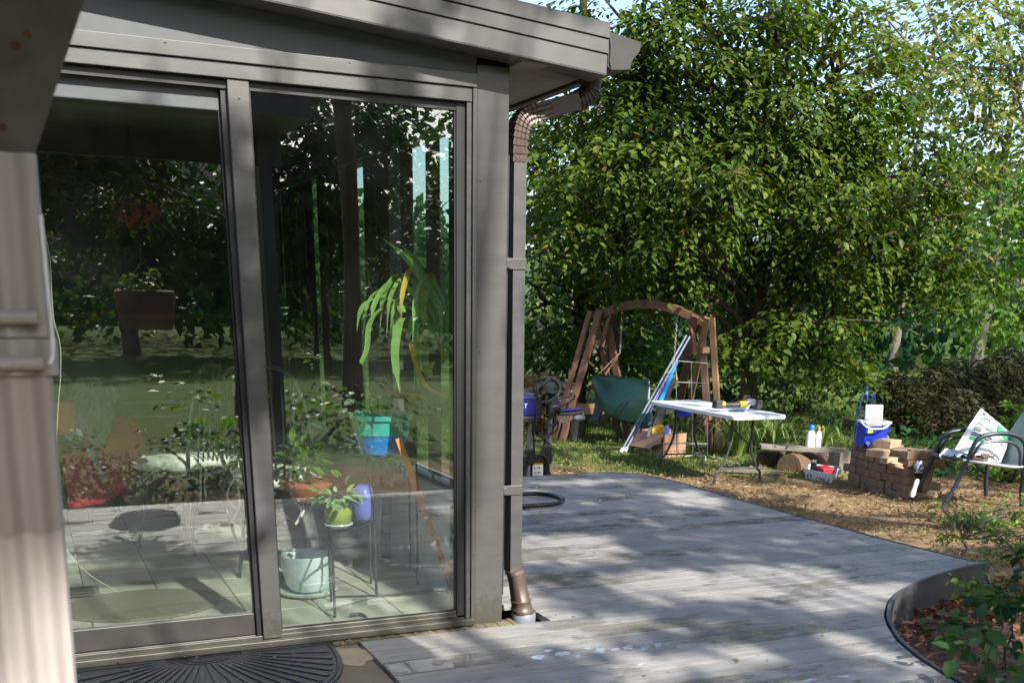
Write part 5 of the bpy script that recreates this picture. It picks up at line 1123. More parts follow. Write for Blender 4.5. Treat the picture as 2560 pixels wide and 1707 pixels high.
# ================================================================ PORCH SWING
def swing():
    root = thing('porch_swing', 'cedar A frame garden swing with an arched top beam and a green canvas seat', 'garden swing', (5.6, 8.2, -.5)); g = -.52
    La, Ra = at(1507,785,9.15), at(1745,800,7.9); W = (Ra-La); W.z = 0; W.normalize(); Dp = Vector((-W.y, W.x, 0));
    if Dp.x < 0: Dp = -Dp
    Lf, Lb = Vector((4.93,9.23,g)), Vector((5.92,9.1,g)); Rf, Rb = atz(1683,1098,g), atz(1776,1133,g)
    wd = .095
    def leg(nm, a, c, off, m='cedar'):
        b = MB(); b.beam(a, c, .045, wd, up=W); return b.build(nm, M[m], root, bevel=.004)
    for ap, f, k in ((La, Lf, 'L'), (La, Lb, 'L'), (Ra, Rf, 'R'), (Ra, Rb, 'R')):
        s = -1 if f in (Lf, Rf) else 1
        leg('leg', f, ap+Dp*.075*s+Vector((0,0,.05)), 0)
    # outer slats of each A and spacer blocks
    for ap, f, bk_, sg in ((La, Lf, Lb, -1), (Ra, Rf, Rb, 1)):
        o = W*.16*sg
        for q, s in ((f, -1), (bk_, 1)):
            b = MB(); b.beam(q+o*.9, ap+o+Dp*.06*s+Vector((0,0,.03)), .04, .075, up=W); b.build('outer_slat', M['cedar_light' if sg > 0 else 'cedar'], root, bevel=.003)
        for t in (.02, .22, .72):
            b = MB(); m0, m1 = ap.lerp(f, t), ap.lerp(bk_, t); b.beam(m0+o*.5, m1+o*.5, .10, .075); b.build('spacer', M['cedar_light'], root, bevel=.003)
    b = MB(); n = 16; L = (Ra-La).length
    for i in range(n+1):
        t = -.03+1.06*i/n; p = La.lerp(Ra, t); rise = .17*math.sin(math.pi*min(max(t,0),1))**.8 - .01
        for dz, dd in ((-.055,-.04),(-.055,.04),(.05,.04),(.05,-.04)): b.v.append(tuple(p+Vector((0,0,rise+dz))+Dp*dd))
    for i in range(n):
        for k in range(4): b.f.append((4*i+k, 4*i+(k+1) % 4, 4*i+4+(k+1) % 4, 4*i+4+k))
    b.f += [(3,2,1,0), (4*n,4*n+1,4*n+2,4*n+3)]; b.build('arched_beam', M['cedar'], root, bevel=.004)
    for ap, s in ((La, 1), (Ra, -1)):
        b = MB(); b.tube(bez([ap-Vector((0,0,.42))+W*.02*s, ap-Vector((0,0,.2))+W*.05*s, ap+Vector((0,0,.02))+W*.14*s, ap+Vector((0,0,.14))+W*.26*s], 4), [.03]*13, 6); b.build('corner_brace', M['cedar'], root, True)
    # lower stretchers
    for f, bk_ in ((Lf, Lb), (Rf, Rb)):
        b = MB(); b.beam(f+Vector((0,0,.42))+Dp*.12, bk_+Vector((0,0,.42))-Dp*.2, .045, .09); b.build('stretcher', M['cedar_light'], root, bevel=.003)
    # seat: canvas covered bench hanging between
    o0, o1 = at(1516,1040,8.9), at(1652,1052,8.15); n = 14; prof = [(-.10,.44),(-.03,.40),(.0,.30),(-.01,.15),(-.04,.02),(-.12,-.05),(-.28,-.06),(-.42,-.01)]
    T0, T1 = at(1495,936,8.9), at(1630,950,8.15); H0 = (T0.z-o0.z)/.44
    fr = -Dp
    b = MB(); TT, K2 = 24, 18
    low = bez([at(1496,968,8.9), at(1508,1004,8.75), at(1532,1036,8.55), at(1578,1054,8.3), at(1650,1060,8.1)], 6); hi_ = [T0.lerp(T1, i/24) for i in range(25)]
    for i in range(TT+1):
        p_hi, p_lo = hi_[i], low[i]
        for k in range(K2+1):
            t = k/K2; p = p_hi.lerp(p_lo, t); roll = .035*math.exp(-((t-.06)/.06)**2)+.012*math.exp(-((t-.42)/.03)**2); b.v.append(tuple(p + Dp*(-.02-.16*math.sin(math.pi*t)*.6-roll-.10*t*t) + Vector((0,0,.004*math.sin(i*.9+k*1.3)))))
    for i in range(TT):
        for k in range(K2): a = i*(K2+1)+k; b.f.append((a, a+K2+1, a+K2+2, a+1))
    s_ = b.build('canvas_seat', M['green_cloth'], root, True); so = s_.modifiers.new('t', 'SOLIDIFY'); so.thickness = .012
    b = MB(); b.obox((o0+o1)/2+Dp*.22+Vector((0,0,.10)), (o1-o0)/2, Dp*.22, Vector((0,0,.02))); b.build('seat_board', M['blk'], root)
    for e, s in ((o0, -1), (o1, 1)):
        b = MB(); pts = bez([e+Vector((0,0,.42*H0))+W*.16*s-Dp*.05, e+Vector((0,0,.30*H0))+W*.09*s-Dp*.08, e+Vector((0,0,.08*H0))+W*.05*s-Dp*.12, e+Vector((0,0,-.05))+W*.02*s-Dp*.28], 5)
        rect_tube(b, pts, .13, .03, W); b.build('armrest', M['blk'], root, True)
        b = MB(); b.beam(e+Vector((0,0,.40*H0))+W*.17*s, e+Vector((0,0,.40*H0))-W*.04*s, .09, .05); b.build('arm_end', M['blk'], root, bevel=.01)
    for ap, e, s in ((La, o0, 1), (Ra, o1, -1)):
        top = ap+W*.30*s+Vector((0,0,.14)); mid = top-Vector((0,0,.62)); b = MB()
        nl = 22
        for i in range(nl):
            p = top.lerp(mid, i/nl); a_ = Dp if i % 2 else W; pts = [p+a_*.010*math.cos(t)+Vector((0,0,.02*math.sin(t)-.01)) for t in [k*math.pi/4 for k in range(9)]]; b.tube(pts, .003, 4, False)
        b.build('chain', M['chain'], root)
        b = MB()
        for dx in (-.09, .12): b.beam(mid, e+Vector((0,0,.42*H0))-W*.13*s+Dp*dx, .022, .006)
        b.build('strap', M['strap'], root)
swing()
def poles():
    specs = [((1553,1128),(1716,838),'steelp',.013,'silver pole, leftmost of the bundle leaning on the swing'),((1563,1126),(1724,842),'steelp',.015,'thicker silver pole in the bundle leaning on the swing'),((1600,1080),(1706,868),'navy',.012,'navy blue pole in the bundle leaning on the swing')]
    for (a, c, m, r, lab) in specs:
        b = MB(); p, q = at(*a, 6.95), at(*c, 7.2); b.tube([p, p.lerp(q,.5), q], r, 9); o = b.build('pole', M[m], smooth=True); tag(o, lab, 'pole', 'poles leaning on the swing')
        if r > .012: k = MB(); d = (q-p).normalized(); k.tube([p-d*.01, p+d*.04], r*1.5, 9); k.build('end_cap', M['whitep'], o, True)
    root = thing('broom', 'bright blue bristle broom head down among the poles at the swing', 'broom', at(1680, 1060, 7.0)); b = MB(); p, q = at(1648,1010,7.0), at(1692,905,7.15); b.tube([p, q], [.03,.018], 8); b.build('blue_sleeve', M['skyblue'], root, True)
    b = MB(); b.tube([at(1625,1075,6.9), at(1648,1010,7.0)], .012, 8); b.build('shaft', M['blk'], root, True); b = MB(); b.tube([at(1620,1092,6.88), at(1629,1068,6.9)], .018, 8); b.build('ferrule', M['whitep'], root, True)
    b = MB(); p = at(1706, 1028, 7.25); b.lathe(p, [(.06,-.07),(.085,-.05),(.09,.07),(.08,.075)], 16); tag(b.build('bucket', M['bluep'], smooth=True), 'blue plastic tub hanging under the swing end behind the table', 'bucket')
    root = thing('wire_rack', 'thin galvanised wire rack standing at the right side of the swing', 'rack', at(1740, 1140, 6.9)); b = MB(); Y = 6.9
    for a, c in (((1690,902),(1768,908)),((1768,908),(1768,1140)),((1690,902),(1692,1130)),((1692,955),(1766,958)),((1728,904),(1732,1140)),((1640,1108),(1770,1109))): b.tube([at(*a, Y), at(*c, Y)], .005, 6)
    b.build('wires', M['chain'], root)
poles()
def box_():
    g = -.515; f, l, r = atz(1657,1147,g), atz(1590,1132,g), atz(1698,1147,g+.02); root = thing('cardboard_box', 'open cardboard box of bottles on the grass between the swing and the table', 'box', f)
    e1 = Vector((.30,-.05,0)).normalized(); e2 = Vector((-.42,.62,0)).normalized(); w, d, h = .34, .42, .30
    e1 = (atz(1712,1143,g)-f); e1.z = 0; w = e1.length; e1.normalize(); e2 = (l-f); e2.z = 0; d = e2.length; e2.normalize(); t = .006
    z = Vector((0,0,1))
    for nm, c, a, s in (('front_panel', f+e1*w/2, e1*w/2, e2), ('left_panel', f+e2*d/2, e2*d/2, e1), ('back_panel', f+e1*w/2+e2*d, e1*w/2, e2), ('right_panel', f+e1*w+e2*d/2, e2*d/2, e1)):
        b = MB(); b.obox(c+z*h/2, a, s*t/2, z*h/2); b.build(nm, M['card'], root)
    b = MB(); b.obox(f+e1*w/2+e2*d/2+z*.02, e1*w/2, e2*d/2, z*.004); b.build('bottom', M['card'], root)
    q = f+z*h; b = MB(); n = (e2.cross(z)).normalized(); n = n if n.y < 0 else -n
    b.ext([q+n*.012, q+e2*d+n*.012, q+e2*(d+.02)+n*.10-z*.20, q+e2*.16+n*.09-z*.19, q+e2*.10+n*.07-z*.14, q-e2*.0+n*.06-z*.12], n*.004); b.build('flap', M['card'], root)
    b = MB(); m = e1.cross(z); m = m if m.y < 0 else -m; b.obox(f+e1*w/2+z*.185+m*.006, e1*w/2, m*.002, z*.004); b.obox(f+e1*w/2+z*.09+m*.006, e1*w/2, m*.002, z*.003); b.build('crease', M['bark'], root)
    b = MB(); b.obox(f+e2*d*.45+z*.07+n*.006, e2*.03, n*.001, z*.07); b.build('tape', M['tape'], root)
    c = f+e1*w/2+e2*d/2
    b = MB(); p = q+e2*.25+e1*.06; b.obox(p+z*.02, (.09,0,.03), (0,.05,0), (-.02,0,.05)); tag(b.build('tool_bag', M['yellow'], bevel=.02), 'bright yellow plastic thing sticking out of the cardboard box', 'yellow packet')
    b = MB(); p = q+e2*.06+e1*.09; b.lathe(p-z*.03, [(.036,-.1),(.04,.0),(.038,.09),(.02,.13)], 14, Matrix.Rotation(-.1, 3, 'Y')); o = b.build('bottle', M['purple'], smooth=True); tag(o, 'violet spray can rising out of the cardboard box', 'spray can')
    k = MB(); k.box(p.x+.0, p.x+.03, p.y-.042, p.y-.038, p.z-.08, p.z+.06); k.build('label', M['whitep'], o)
    b = MB(); p = q+e1*.22+e2*.1; b.lathe(p-z*.04, [(.03,-.1),(.032,.03),(.02,.05)], 12); tag(b.build('jar', M['ylw'], smooth=True), 'small amber jar in the right half of the cardboard box', 'jar')
    b = MB(); p = q+e1*.33+e2*.12; b.lathe(p-z*.05, [(.04,-.1),(.045,.02),(.03,.04)], 12); tag(b.build('can', M['navy'], smooth=True), 'dark blue can in the right end of the cardboard box', 'can')
box_()
def cables():
    b = MB(); pts = [atz(*q, -.47) for q in ((1712,1140),(1745,1138),(1765,1150),(1758,1125),(1775,1140),(1800,1145),(1830,1156),(1850,1160))]; b.tube(bez(pts, 6), .006, 6); tag(b.build('cable', M['cord'], smooth=True), 'pale tangled cable on the grass beneath the folding table', 'cable')
cables()
# ================================================================ STAND, BIN AND HAY ON THE LEFT
def text(s, size, m, parent, loc, xdir, up, name, ext=.001):
    cu = bpy.data.curves.new(name, 'FONT'); cu.body = s; cu.size = size; cu.extrude = ext; cu.align_x = 'LEFT'
    o = bpy.data.objects.new(name, cu); col.objects.link(o); bpy.context.view_layer.update()
    dg = bpy.context.evaluated_depsgraph_get(); me = bpy.data.meshes.new_from_object(o.evaluated_get(dg)); bpy.data.objects.remove(o)
    n = Vector(xdir).cross(Vector(up)); Mx = Matrix((xdir, up, n)).transposed().to_4x4(); Mx.translation = Vector(loc); me.transform(Mx)
    q = bpy.data.objects.new(name, me); col.objects.link(q); me.materials.clear(); me.materials.append(m)
    if parent: adopt(q, parent)
    return q
def saw():
    Y = 4.25; P = lambda px, py, dy=0: at(px, py, Y+dy); g = gz(2.4, Y)-.01; root = thing('saw_stand', 'blue and black saw machine on a silver legged folding stand just behind the deck', 'machine', Vector((P(1330,1190).x, Y, g)))
    X = lambda px: P(px, 1100).x; Z = lambda py, px=1330: P(px, py).z
    def bx(nm, px0, px1, py0, py1, m, d0, d1, bv=.008): b = MB(); b.box(X(px0), X(px1), Y+d0, Y+d1, Z(py1), Z(py0)); return b.build(nm, M[m], root, bevel=bv)
    bx('housing', 1255, 1337, 990, 1040, 'navy', -.02, .35, .012); bx('housing_base', 1255, 1340, 1040, 1056, 'black_plastic', -.03, .36)
    bx('black_shroud', 1330, 1352, 985, 1052, 'black_plastic', -.01, .3, .02)
    text('LT', .052, M['whitep'], root, (X(1298.5), Y-.022, Z(1018)), Vector((1,0,-.03)).normalized(), Vector((.03,0,1)).normalized(), 'lettering')
    b = MB(); b.tube([P(1372,1045), P(1376,1020), P(1392,1015), P(1400,1030)], [.03,.05,.05,.03], 12); b.build('motor', M['black_plastic'], root, True)
    b = MB(); b.tube(bez([P(1338,1000), P(1345,968), P(1362,958,.05), P(1375,945,.08), P(1392,955,.1), P(1398,975,.1), P(1388,995,.08), P(1360,1010)], 6), .017, 9); b.build('handle', M['black_plastic'], root, True)
    b = MB(); b.tube([P(1398,1028), P(1430,1024), P(1457,1021)], [.018,.016,.018], 9); b.build('side_arm', M['navy'], root, True)
    b = MB(); b.tube([P(1395,1035), P(1430,1034), P(1455,1032)], .014, 8); b.build('side_rail', M['black_plastic'], root, True)
    for px0, px1, top in ((1326, 1321, 1055), (1376, 1375, 1040)):
        b = MB(); p0 = P(px0, top, .02); b.tube([p0, Vector((X(px1), Y+.02, g))], .018, 12); b.build('leg', M['silver'], root, True)
    for px0, px1 in ((1330, 1345), (1372, 1385)):
        b = MB(); b.tube([P(px0, 1056, .3), Vector((X(px1), Y+.45, g))], .012, 8); b.build('rear_leg', M['black_plastic'], root, True)
    bx('cross_bracket', 1318, 1337, 1122, 1160, 'black_plastic', -.02, .06); bx('cross_bar', 1290, 1382, 1136, 1156, 'black_plastic', -.015, .05); bx('knuckle', 1362, 1379, 1115, 1160, 'black_plastic', -.02, .05)
    bx('lower_shroud', 1270, 1320, 1158, 1215, 'black_plastic', .0, .06); bx('lower_web', 1331, 1373, 1154, 1215, 'black_plastic', .02, .05)
    bx('warning_plate', 1335, 1361, 1163, 1215, 'whitep', .012, .016, .001); bx('yellow_strip', 1335, 1361, 1156, 1163, 'ylw', .010, .014, .001)
    text('4174', .032, M['blk'], root, (X(1336.5), Y+.009, Z(1174)), Vector((1,0,0)), Vector((0,0,1)), 'lettering'); text('1C97', .032, M['blk'], root, (X(1336.5), Y+.009, Z(1186)), Vector((1,0,0)), Vector((0,0,1)), 'lettering')
    for pts in (((1372,1040),(1345,1030),(1332,1060),(1334,1095),(1352,1102),(1372,1085),(1392,1055),(1385,1030)), ((1392,1035),(1380,1080),(1362,1096),(1345,1080),(1365,1100),(1377,1115),(1372,1140),(1362,1150)), ((1352,1005),(1385,1000),(1420,992),(1436,987),(1434,996),(1412,1012),(1392,1018)), ((1340,1040),(1334,1090),(1336,1130),(1335,1150)),((1350,1130),(1368,1150),(1372,1175),(1376,1190)),((1360,1060),(1380,1062),(1393,1050),(1394,1070),(1380,1085))):
        b = MB(); b.tube(bez([P(*q, -.04+.01*i) for i, q in enumerate(pts)], 6), .0075, 7); b.build('power_cord', M['black_plastic'], root, True)
    # bin behind
    root = thing('metal_bin', 'light grey metal box bin with a black handle behind the saw stand', 'bin', at(1420, 1085, 9.9)); Y2 = 9.9; P2 = lambda px, py, dy=0: at(px, py, Y2+dy)
    b = MB(); a, c = P2(1388, 1085), P2(1444, 985); b.box(a.x, c.x, Y2, Y2+.3, -.52, c.z); b.build('bin_body', M['bin'], root, bevel=.01)
    b = MB(); a, c = P2(1380, 985), P2(1448, 957); b.box(a.x, c.x, Y2-.03, Y2+.33, a.z, c.z); b.build('bin_lid', M['plank'], root, bevel=.02)
    b = MB(); a, c = P2(1380, 973), P2(1448, 969); b.box(a.x, c.x, Y2-.04, Y2-.032, a.z, c.z); b.build('dark_trim', M['blk'], root)
    for py in (1045, 1055, 1064, 1073):
        b = MB(); a, c = P2(1402, py+4), P2(1432, py); b.box(a.x, c.x, Y2-.012, Y2-.001, a.z, c.z); b.build('vent_slot', M['blk'], root)
    root = thing('bucket', 'black nursery bucket with a white bag inside beside the left swing leg', 'bucket', atz(1440, 1102, -.5)); p = atz(1441, 1101, -.5)
    b = MB(); b.lathe(p, [(.11,0),(.14,.27),(.145,.28),(.13,.275)], 20); b.build('pail', M['blk'], root, True); b = MB(); q = p+Vector((.03,0,.33))
    b.lathe(q, [(.05,-.08),(.09,-.03),(.06,.05),(.025,.09)], 9); b.build('white_bag', M['bagw'], root, True)
    # hay heap
    c = at(1330, 985, 10.5); base = Vector((c.x, c.y, gz(c.x, c.y))); n = 5200; d = rdir(n); d[:,2] = np.abs(d[:,2]); r = .5+.5*rng.random(n)
    p = np.array(base)+d*np.array([.62,.5,c.z-base.z+.22])*r[:,None]; o = leaves('straw_heap', p, norm(rdir(n)*np.array([1,1,.6])), norm(d+.6*rdir(n)), .16+.14*rng.random(n), M['straw'], T_BLADE, wid=.06, tint=.4+.6*rng.random(n)); o['kind'] = 'stuff'
    b = MB()
    for k in range(5): b.tube(limb(base+Vector((-.1,-.1,0)), base+Vector((-.15+.06*k,0,.5)), .0, .1, 4), .004, 4)
saw()
# ================================================================ INSIDE THE SUNROOM
def inside():
    z = Vector((0,0,1))
    # white pot on saucer
    c = Vector((-.69,.62,.031)); root = thing('plant_pot', 'large pale glazed pot on a double saucer, empty, on the sunroom floor', 'pot', c)
    b = MB(); b.lathe(c, [(.075,.022),(.095,.05),(.108,.11),(.112,.178),(.108,.182),(.098,.175),(.09,.06)], 36); b.build('pot', M['white_glaze'], root, True)
    b = MB(); b.lathe(c, [(.10,0),(.13,.012),(.138,.026),(.133,.028),(.11,.016)], 36); b.build('saucer', M['white_glaze'], root, True)
    # three tier iron stand
    P0, P1, P2, P3 = Vector((-.678,.195,.03)), Vector((-.423,.436,.03)), Vector((-.175,.59,.03)), Vector((-.125,.44,.03))
    root = thing('plant_stand', 'black wire plant stand with stepped shelves behind the right pane', 'plant stand', P1)
    bk = Vector((.05,.25,0)); H = (.30, .56, .80)
    for p, h in ((P0, .345), (P1, .60), (P2, .86), (P0+bk, .345), (P1+bk, .60), (P2+bk, .86), (P3+bk*.6, .62)):
        b = MB(); b.tube([p, p+z*h], .006, 7); b.build('post', M['black_metal'], root, True)
    def rail(*pts): b = MB(); b.tube(pts, .005, 6); b.build('rail', M['black_metal'], root, True)
    rail(P0+z*.09, P1+z*.01, P3+Vector((.02,-.03,.02))); rail(P0+z*.34, P1+z*.34); rail(P0+bk+z*.34, P1+bk+z*.34); rail(P0+z*.34, P0+bk+z*.34); rail(P1+z*.6, P2+z*.6); rail(P1+z*.56, P2+z*.56); rail(P1+bk+z*.6, P2+bk+z*.6); rail(P1+z*.6, P1+bk+z*.6)
    rail(P2+z*.86, P2+Vector((.06,-.08,.86))); rail(P2+z*.78, P3+z*.78+Vector((.02,0,0))); rail(P2+bk+z*.86, P3+bk+z*.86); rail(P2+z*.86, P2+bk+z*.86); rail(P2+z*.35, P3+z*.35)
    for t in (.25, .5, .75): rail((P0+z*.34).lerp(P1+z*.34, t), (P0+bk+z*.34).lerp(P1+bk+z*.34, t)); rail((P1+z*.6).lerp(P2+z*.6, t), (P1+bk+z*.6).lerp(P2+bk+z*.6, t))
    b = MB(); b.tube(bez([P0+Vector((.06,-.02,.012)), P0+Vector((.10,-.02,.012)), P0+Vector((.115,-.05,.01)), P0+Vector((.115,-.07,.002))], 5), .007, 7); b.build('foot_loop', M['black_metal'], root, True)
    # olive pot with variegated plant on the low shelf
    def foliage(root, c, r, n, s, m, up=.3, tm=T_OVAL):
        d = rdir(n); d[:,2] = np.abs(d[:,2])*.8+up; d = norm(d); p = np.array(c)+d*np.array(r)*(.35+.65*rng.random((n,1))); leaves('foliage', p, norm(d+.4*rdir(n)-np.array([0,0,.5])), norm(d*.5+np.array([0,0,.8])+.3*rdir(n)), s*(.7+.6*rng.random(n)), M[m], tm, root)
    c = Vector((-.60,.37,.375)); root = thing('potted_plant', 'olive green pot of silvery variegated leaves on the lowest stand shelf', 'potted plant', c)
    b = MB(); b.lathe(c, [(.035,.012),(.055,.03),(.06,.07),(.05,.10),(.052,.108),(.045,.105)], 28); b.build('pot', M['green_glaze'], root, True); b = MB(); b.lathe(c, [(.045,0),(.062,.014),(.06,.018),(.04,.012)], 24); b.build('saucer', M['white_glaze'], root, True)
    foliage(root, c+z*.11, (.10,.10,.07), 80, .042, 'leaf_v', .0)
    c = Vector((-.45,.50,.375)); b = MB(); b.lathe(c, [(.035,0),(.048,.02),(.052,.07),(.045,.12),(.03,.148),(.025,.15)], 28); tag(b.build('vase', M['purple'], smooth=True), 'lavender blue vase beside the olive pot on the stand', 'vase')
    c = Vector((-.62,.82,.50)); root = thing('potted_plant', 'terracotta dish of thin stemmed green plants behind the olive pot', 'potted plant', c); b = MB(); b.lathe(c, [(.05,-.09),(.11,-.02),(.115,0),(.10,-.005)], 24); b.build('dish', M['terra'], root, True); b = MB(); b.tube([c-z*.46, c-z*.09], .02, 8); b.build('pedestal', M['black_metal'], root, True)
    foliage(root, c+z*.02, (.14,.12,.18), 110, .055, 'leaf_b', .2)
    # teal and blue pot with ivy
    c = Vector((-.30,.70,.632)); root = thing('potted_plant', 'teal and bright blue pot with sparse ivy on the middle stand shelf', 'potted plant', c)
    def sq(z0, z1, r0, r1, m, nm):
        b = MB(); b.lathe(c, [(r0, z0), (r1, z1), (r1-.012, z1), (r1-.016, z1-.03)], 32); b.build(nm, M[m], root, True)
    sq(0, .085, .098, .122, 'blue_glaze', 'pot'); sq(.0855, .15, .126, .132, 'teal_glaze', 'glazed_band'); sq(.1505, .172, .142, .146, 'teal_glaze', 'rim')
    foliage(root, c+z*.17+Vector((-.07,0,0)), (.12,.10,.13), 46, .04, 'leaf_v', .1)
    b = MB()
    for q in ((-.14,-.02,.22),(-.11,.03,.30),(-.04,0,.26),(.0,.04,.2)): b.tube(limb(c+z*.15, c+Vector(q), .1, .2, 4), .002, 4)
    b.build('stems', M['twig'], root)
    # stool with china pot
    c = Vector((-.10,1.02,.40)); root = thing('stool', 'round grey topped stool with dark legs behind the orange stick', 'stool', c); b = MB(); b.lathe(c, [(.13,0),(.16,.008),(.165,.024),(.15,.03)], 28); b.build('seat', M['chain'], root, True)
    for a in range(4): t = a*math.pi/2+.5; b = MB(); b.beam(c+Vector((.1*math.cos(t),.1*math.sin(t),0)), c+Vector((.14*math.cos(t),.14*math.sin(t),-.37)), .035, .03); b.build('leg', M['black_metal'], root)
    c = Vector((-.16,1.0,.431)); root = thing('plant_pot', 'blue and white patterned china pot on the stool', 'pot', c); b = MB(); b.lathe(c, [(.055,0),(.06,.02),(.062,.11),(.066,.12),(.058,.12)], 24); b.build('pot', M['china'], root, True)
    foliage(root, c+Vector((-.12,0,-.02)), (.06,.05,.05), 60, .03, 'leaf_v', 0)
    # orange stick
    b = MB(); b.beam((-.088,.325,.03), (-.29,.49,.72), .030, .006, up=(0,-1,0)); tag(b.build('stick', M['orange'], bevel=.002), 'flat orange wooden stick leaning against the plant stand', 'stick')
    # saucer tray and the big strap leaved plant on the top shelf
    c = Vector((-.16,.66,.875)); b = MB(); root = thing('strap_plant', 'tall strap leaved houseplant with yellowing lower leaves in the pane corner', 'potted plant', c); b.lathe(c, [(.10,0),(.125,.01),(.13,.022),(.12,.02)], 28); b.build('tray', M['terra'], root, True)
    b = MB(); b.lathe(c+Vector((.03,.06,.02)), [(.06,0),(.08,.09),(.078,.092)], 22); b.build('pot', M['blk'], root, True)
    rr_ = random.Random(5); lv_more = []
    for q in range(24):
        x0, y0 = 1105+rr_.uniform(-20,25), 860+rr_.uniform(-15,15); s = -1 if q % 3 else .25; w_ = rr_.uniform(60,190)*s; h_ = rr_.uniform(60,180)
        lv_more.append(([(x0,y0),(x0+w_*.3,y0-h_*.75),(x0+w_*.65,y0-h_),(min(x0+w_*.92,1146),y0-h_*.7),(min(x0+w_,1148),y0-h_*.7+rr_.uniform(60,150))], rr_.uniform(.014,.024), 'y' if q in (4,11) else 'g'))
    lv = lv_more + [([(1128,840),(1085,745),(1045,685),(1010,640),(958,597)],.03,'g'),([(1130,830),(1075,720),(1045,660),(1022,635),(1003,610)],.022,'g'),([(1122,850),(1100,800),(1080,745),(1058,718),(1052,716)],.045,'g'),([(1010,780),(1000,762),(975,750),(940,748),(912,760),(898,790),(892,830)],.022,'g'),
          ([(955,770),(935,790),(922,820),(918,870),(905,905),(912,915)],.02,'g'),([(1020,795),(1004,800),(994,830),(988,880),(992,930),(1000,985)],.03,'g'),([(1060,825),(1050,828),(1042,870),(1045,930),(1048,975)],.024,'g'),([(1085,825),(1072,840),(1062,880),(1068,930),(1078,945)],.03,'g'),
          ([(1140,810),(1130,830),(1124,870),(1128,915)],.026,'g'),([(1144,765),(1140,735),(1128,728),(1112,732)],.022,'g'),([(1146,830),(1140,790),(1138,775)],.018,'g'),([(1060,825),(1042,862),(1030,860),(1040,910),(1062,960),(1100,985),(1138,1000)],.018,'y'),([(1110,860),(1106,885),(1108,905),(1102,912)],.018,'y'),
          ([(1085,905),(1075,925),(1080,945)],.018,'y'),([(1066,788),(1090,815),(1110,845)],.014,'g'),([(958,722),(1000,735),(1030,750)],.012,'g'),([(1052,716),(1030,725),(1018,740)],.012,'g'),([(1100,850),(1088,770),(1098,728),(1120,690),(1136,655)],.02,'g'),([(1110,850),(1118,780),(1128,720),(1136,700)],.02,'g')]
    for i, (pts, w, kd) in enumerate(lv):
        Y = .44+.05*math.sin(i*2.3); q = bez([at(x, y, Y+.02*k*math.sin(i)) for k, (x, y) in enumerate(pts)], 4); n = len(q); ws = [1.25*w*(.45+.55*math.sin(math.pi*min(.95, .12+.83*j/(n-1)))) if j < n*.8 else w*max(.06, (n-1-j)/(n*.2))*.8 for j in range(n)]
        b = MB(); b.ribbon(q, ws, Vector((.8,-.55,.1)).normalized()); b.build('strap_leaf', M['strapleaf' if kd == 'g' else 'strapyellow'], root, True)
    # chairs, cushions and glass table
    def chair(cx, cy_, ang, lab, cush):
        root = thing('garden_chair', lab, 'chair', (cx, cy_, .03), 'iron chairs in the sunroom'); f = Vector((math.cos(ang), math.sin(ang), 0)); s = Vector((-f.y, f.x, 0)); c = Vector((cx, cy_, .43))
        b = MB(); b.tube([c+(f*math.cos(t)+s*math.sin(t))*.2 for t in [k*math.pi/10 for k in range(21)]], .009, 7); b.build('seat_ring', M['black_metal'], root, True)
        for t in (.7, 2.4, 3.9, 5.5): b = MB(); d = f*math.cos(t)+s*math.sin(t); b.tube(bez([c+d*.19, c+d*.21-z*.2, c+d*.25-z*.40], 4), .009, 7); b.build('leg', M['black_metal'], root, True)
        b = MB(); tp = c-f*.30+z*.52; b.tube(bez([c-f*.17+s*.15, c-f*.25+s*.21+z*.25, tp+s*.15, tp+z*.05, tp-s*.15, c-f*.25-s*.21+z*.25, c-f*.17-s*.15], 5), .010, 7); b.build('back_hoop', M['black_metal'], root, True)
        for k in range(-3, 4): b = MB(); b.tube(bez([c-f*.19+s*.035*k, c-f*.235+s*.042*k+z*.2, tp+s*.05*k+z*(.045-.012*abs(k))], 4), .005, 6); b.build('back_wire', M['black_metal'], root, True)
        cr = thing('seat_cushion', cush, 'cushion', c+z*.02, 'cushions on the iron chairs'); b = MB(); n, m = 26, 8
        for i in range(m+1):
            q = -1+2*i/m; rr = .235*(1-abs(q)**3*.35)
            for k in range(n):
                t = 2*math.pi*k/n; sup = (abs(math.cos(t))**3+abs(math.sin(t))**3)**(-1/3); b.v.append(tuple(c+z*(.05+q*.035+.008*math.sin(5*t+q))+(f*math.cos(t)+s*math.sin(t))*rr*sup*.93*(1+.02*math.sin(7*t))))
        for i in range(m):
            for k in range(n): b.f.append((i*n+k, i*n+(k+1) % n, (i+1)*n+(k+1) % n, (i+1)*n+k))
        b.f += [tuple(reversed(range(n))), tuple(m*n+k for k in range(n))]; b.build('pad', M['cushion'], cr, True)
        for sg in (1, -1):
            b = MB(); p = c-f*.2+s*.15*sg+z*.05; b.tube(bez([p, p-f*.05+z*.02, p-f*.07-z*.05+s*.03, p-f*.04-z*.12, p-f*.05-z*.18+s*.03], 5), .006, 6); b.tube(bez([p, p-f*.06-z*.0-s*.02, p-f*.05-z*.09-s*.02, p-f*.07-z*.14], 5), .005, 6); b.build('tie_cord', M['cord'], cr, True)
    chair(-1.05, 1.78, 1.9+.4, 'black wire backed iron chair behind the left door pane', 'cream floral seat cushion on the iron chair in the left pane')
    chair(-.70, 1.12, 1.2, 'black wire backed iron chair behind the right door pane', 'cream seat cushion with dangling white ties in the right pane')
    c = Vector((-1.15,2.75,.74)); root = thing('glass_table', 'round glass topped iron table in the sunroom behind the chairs', 'table', (c.x, c.y, .03)); b = MB(); b.lathe(c, [(.55,0),(.55,.008)], 40); b.build('glass_top', M['glass_side'], root)
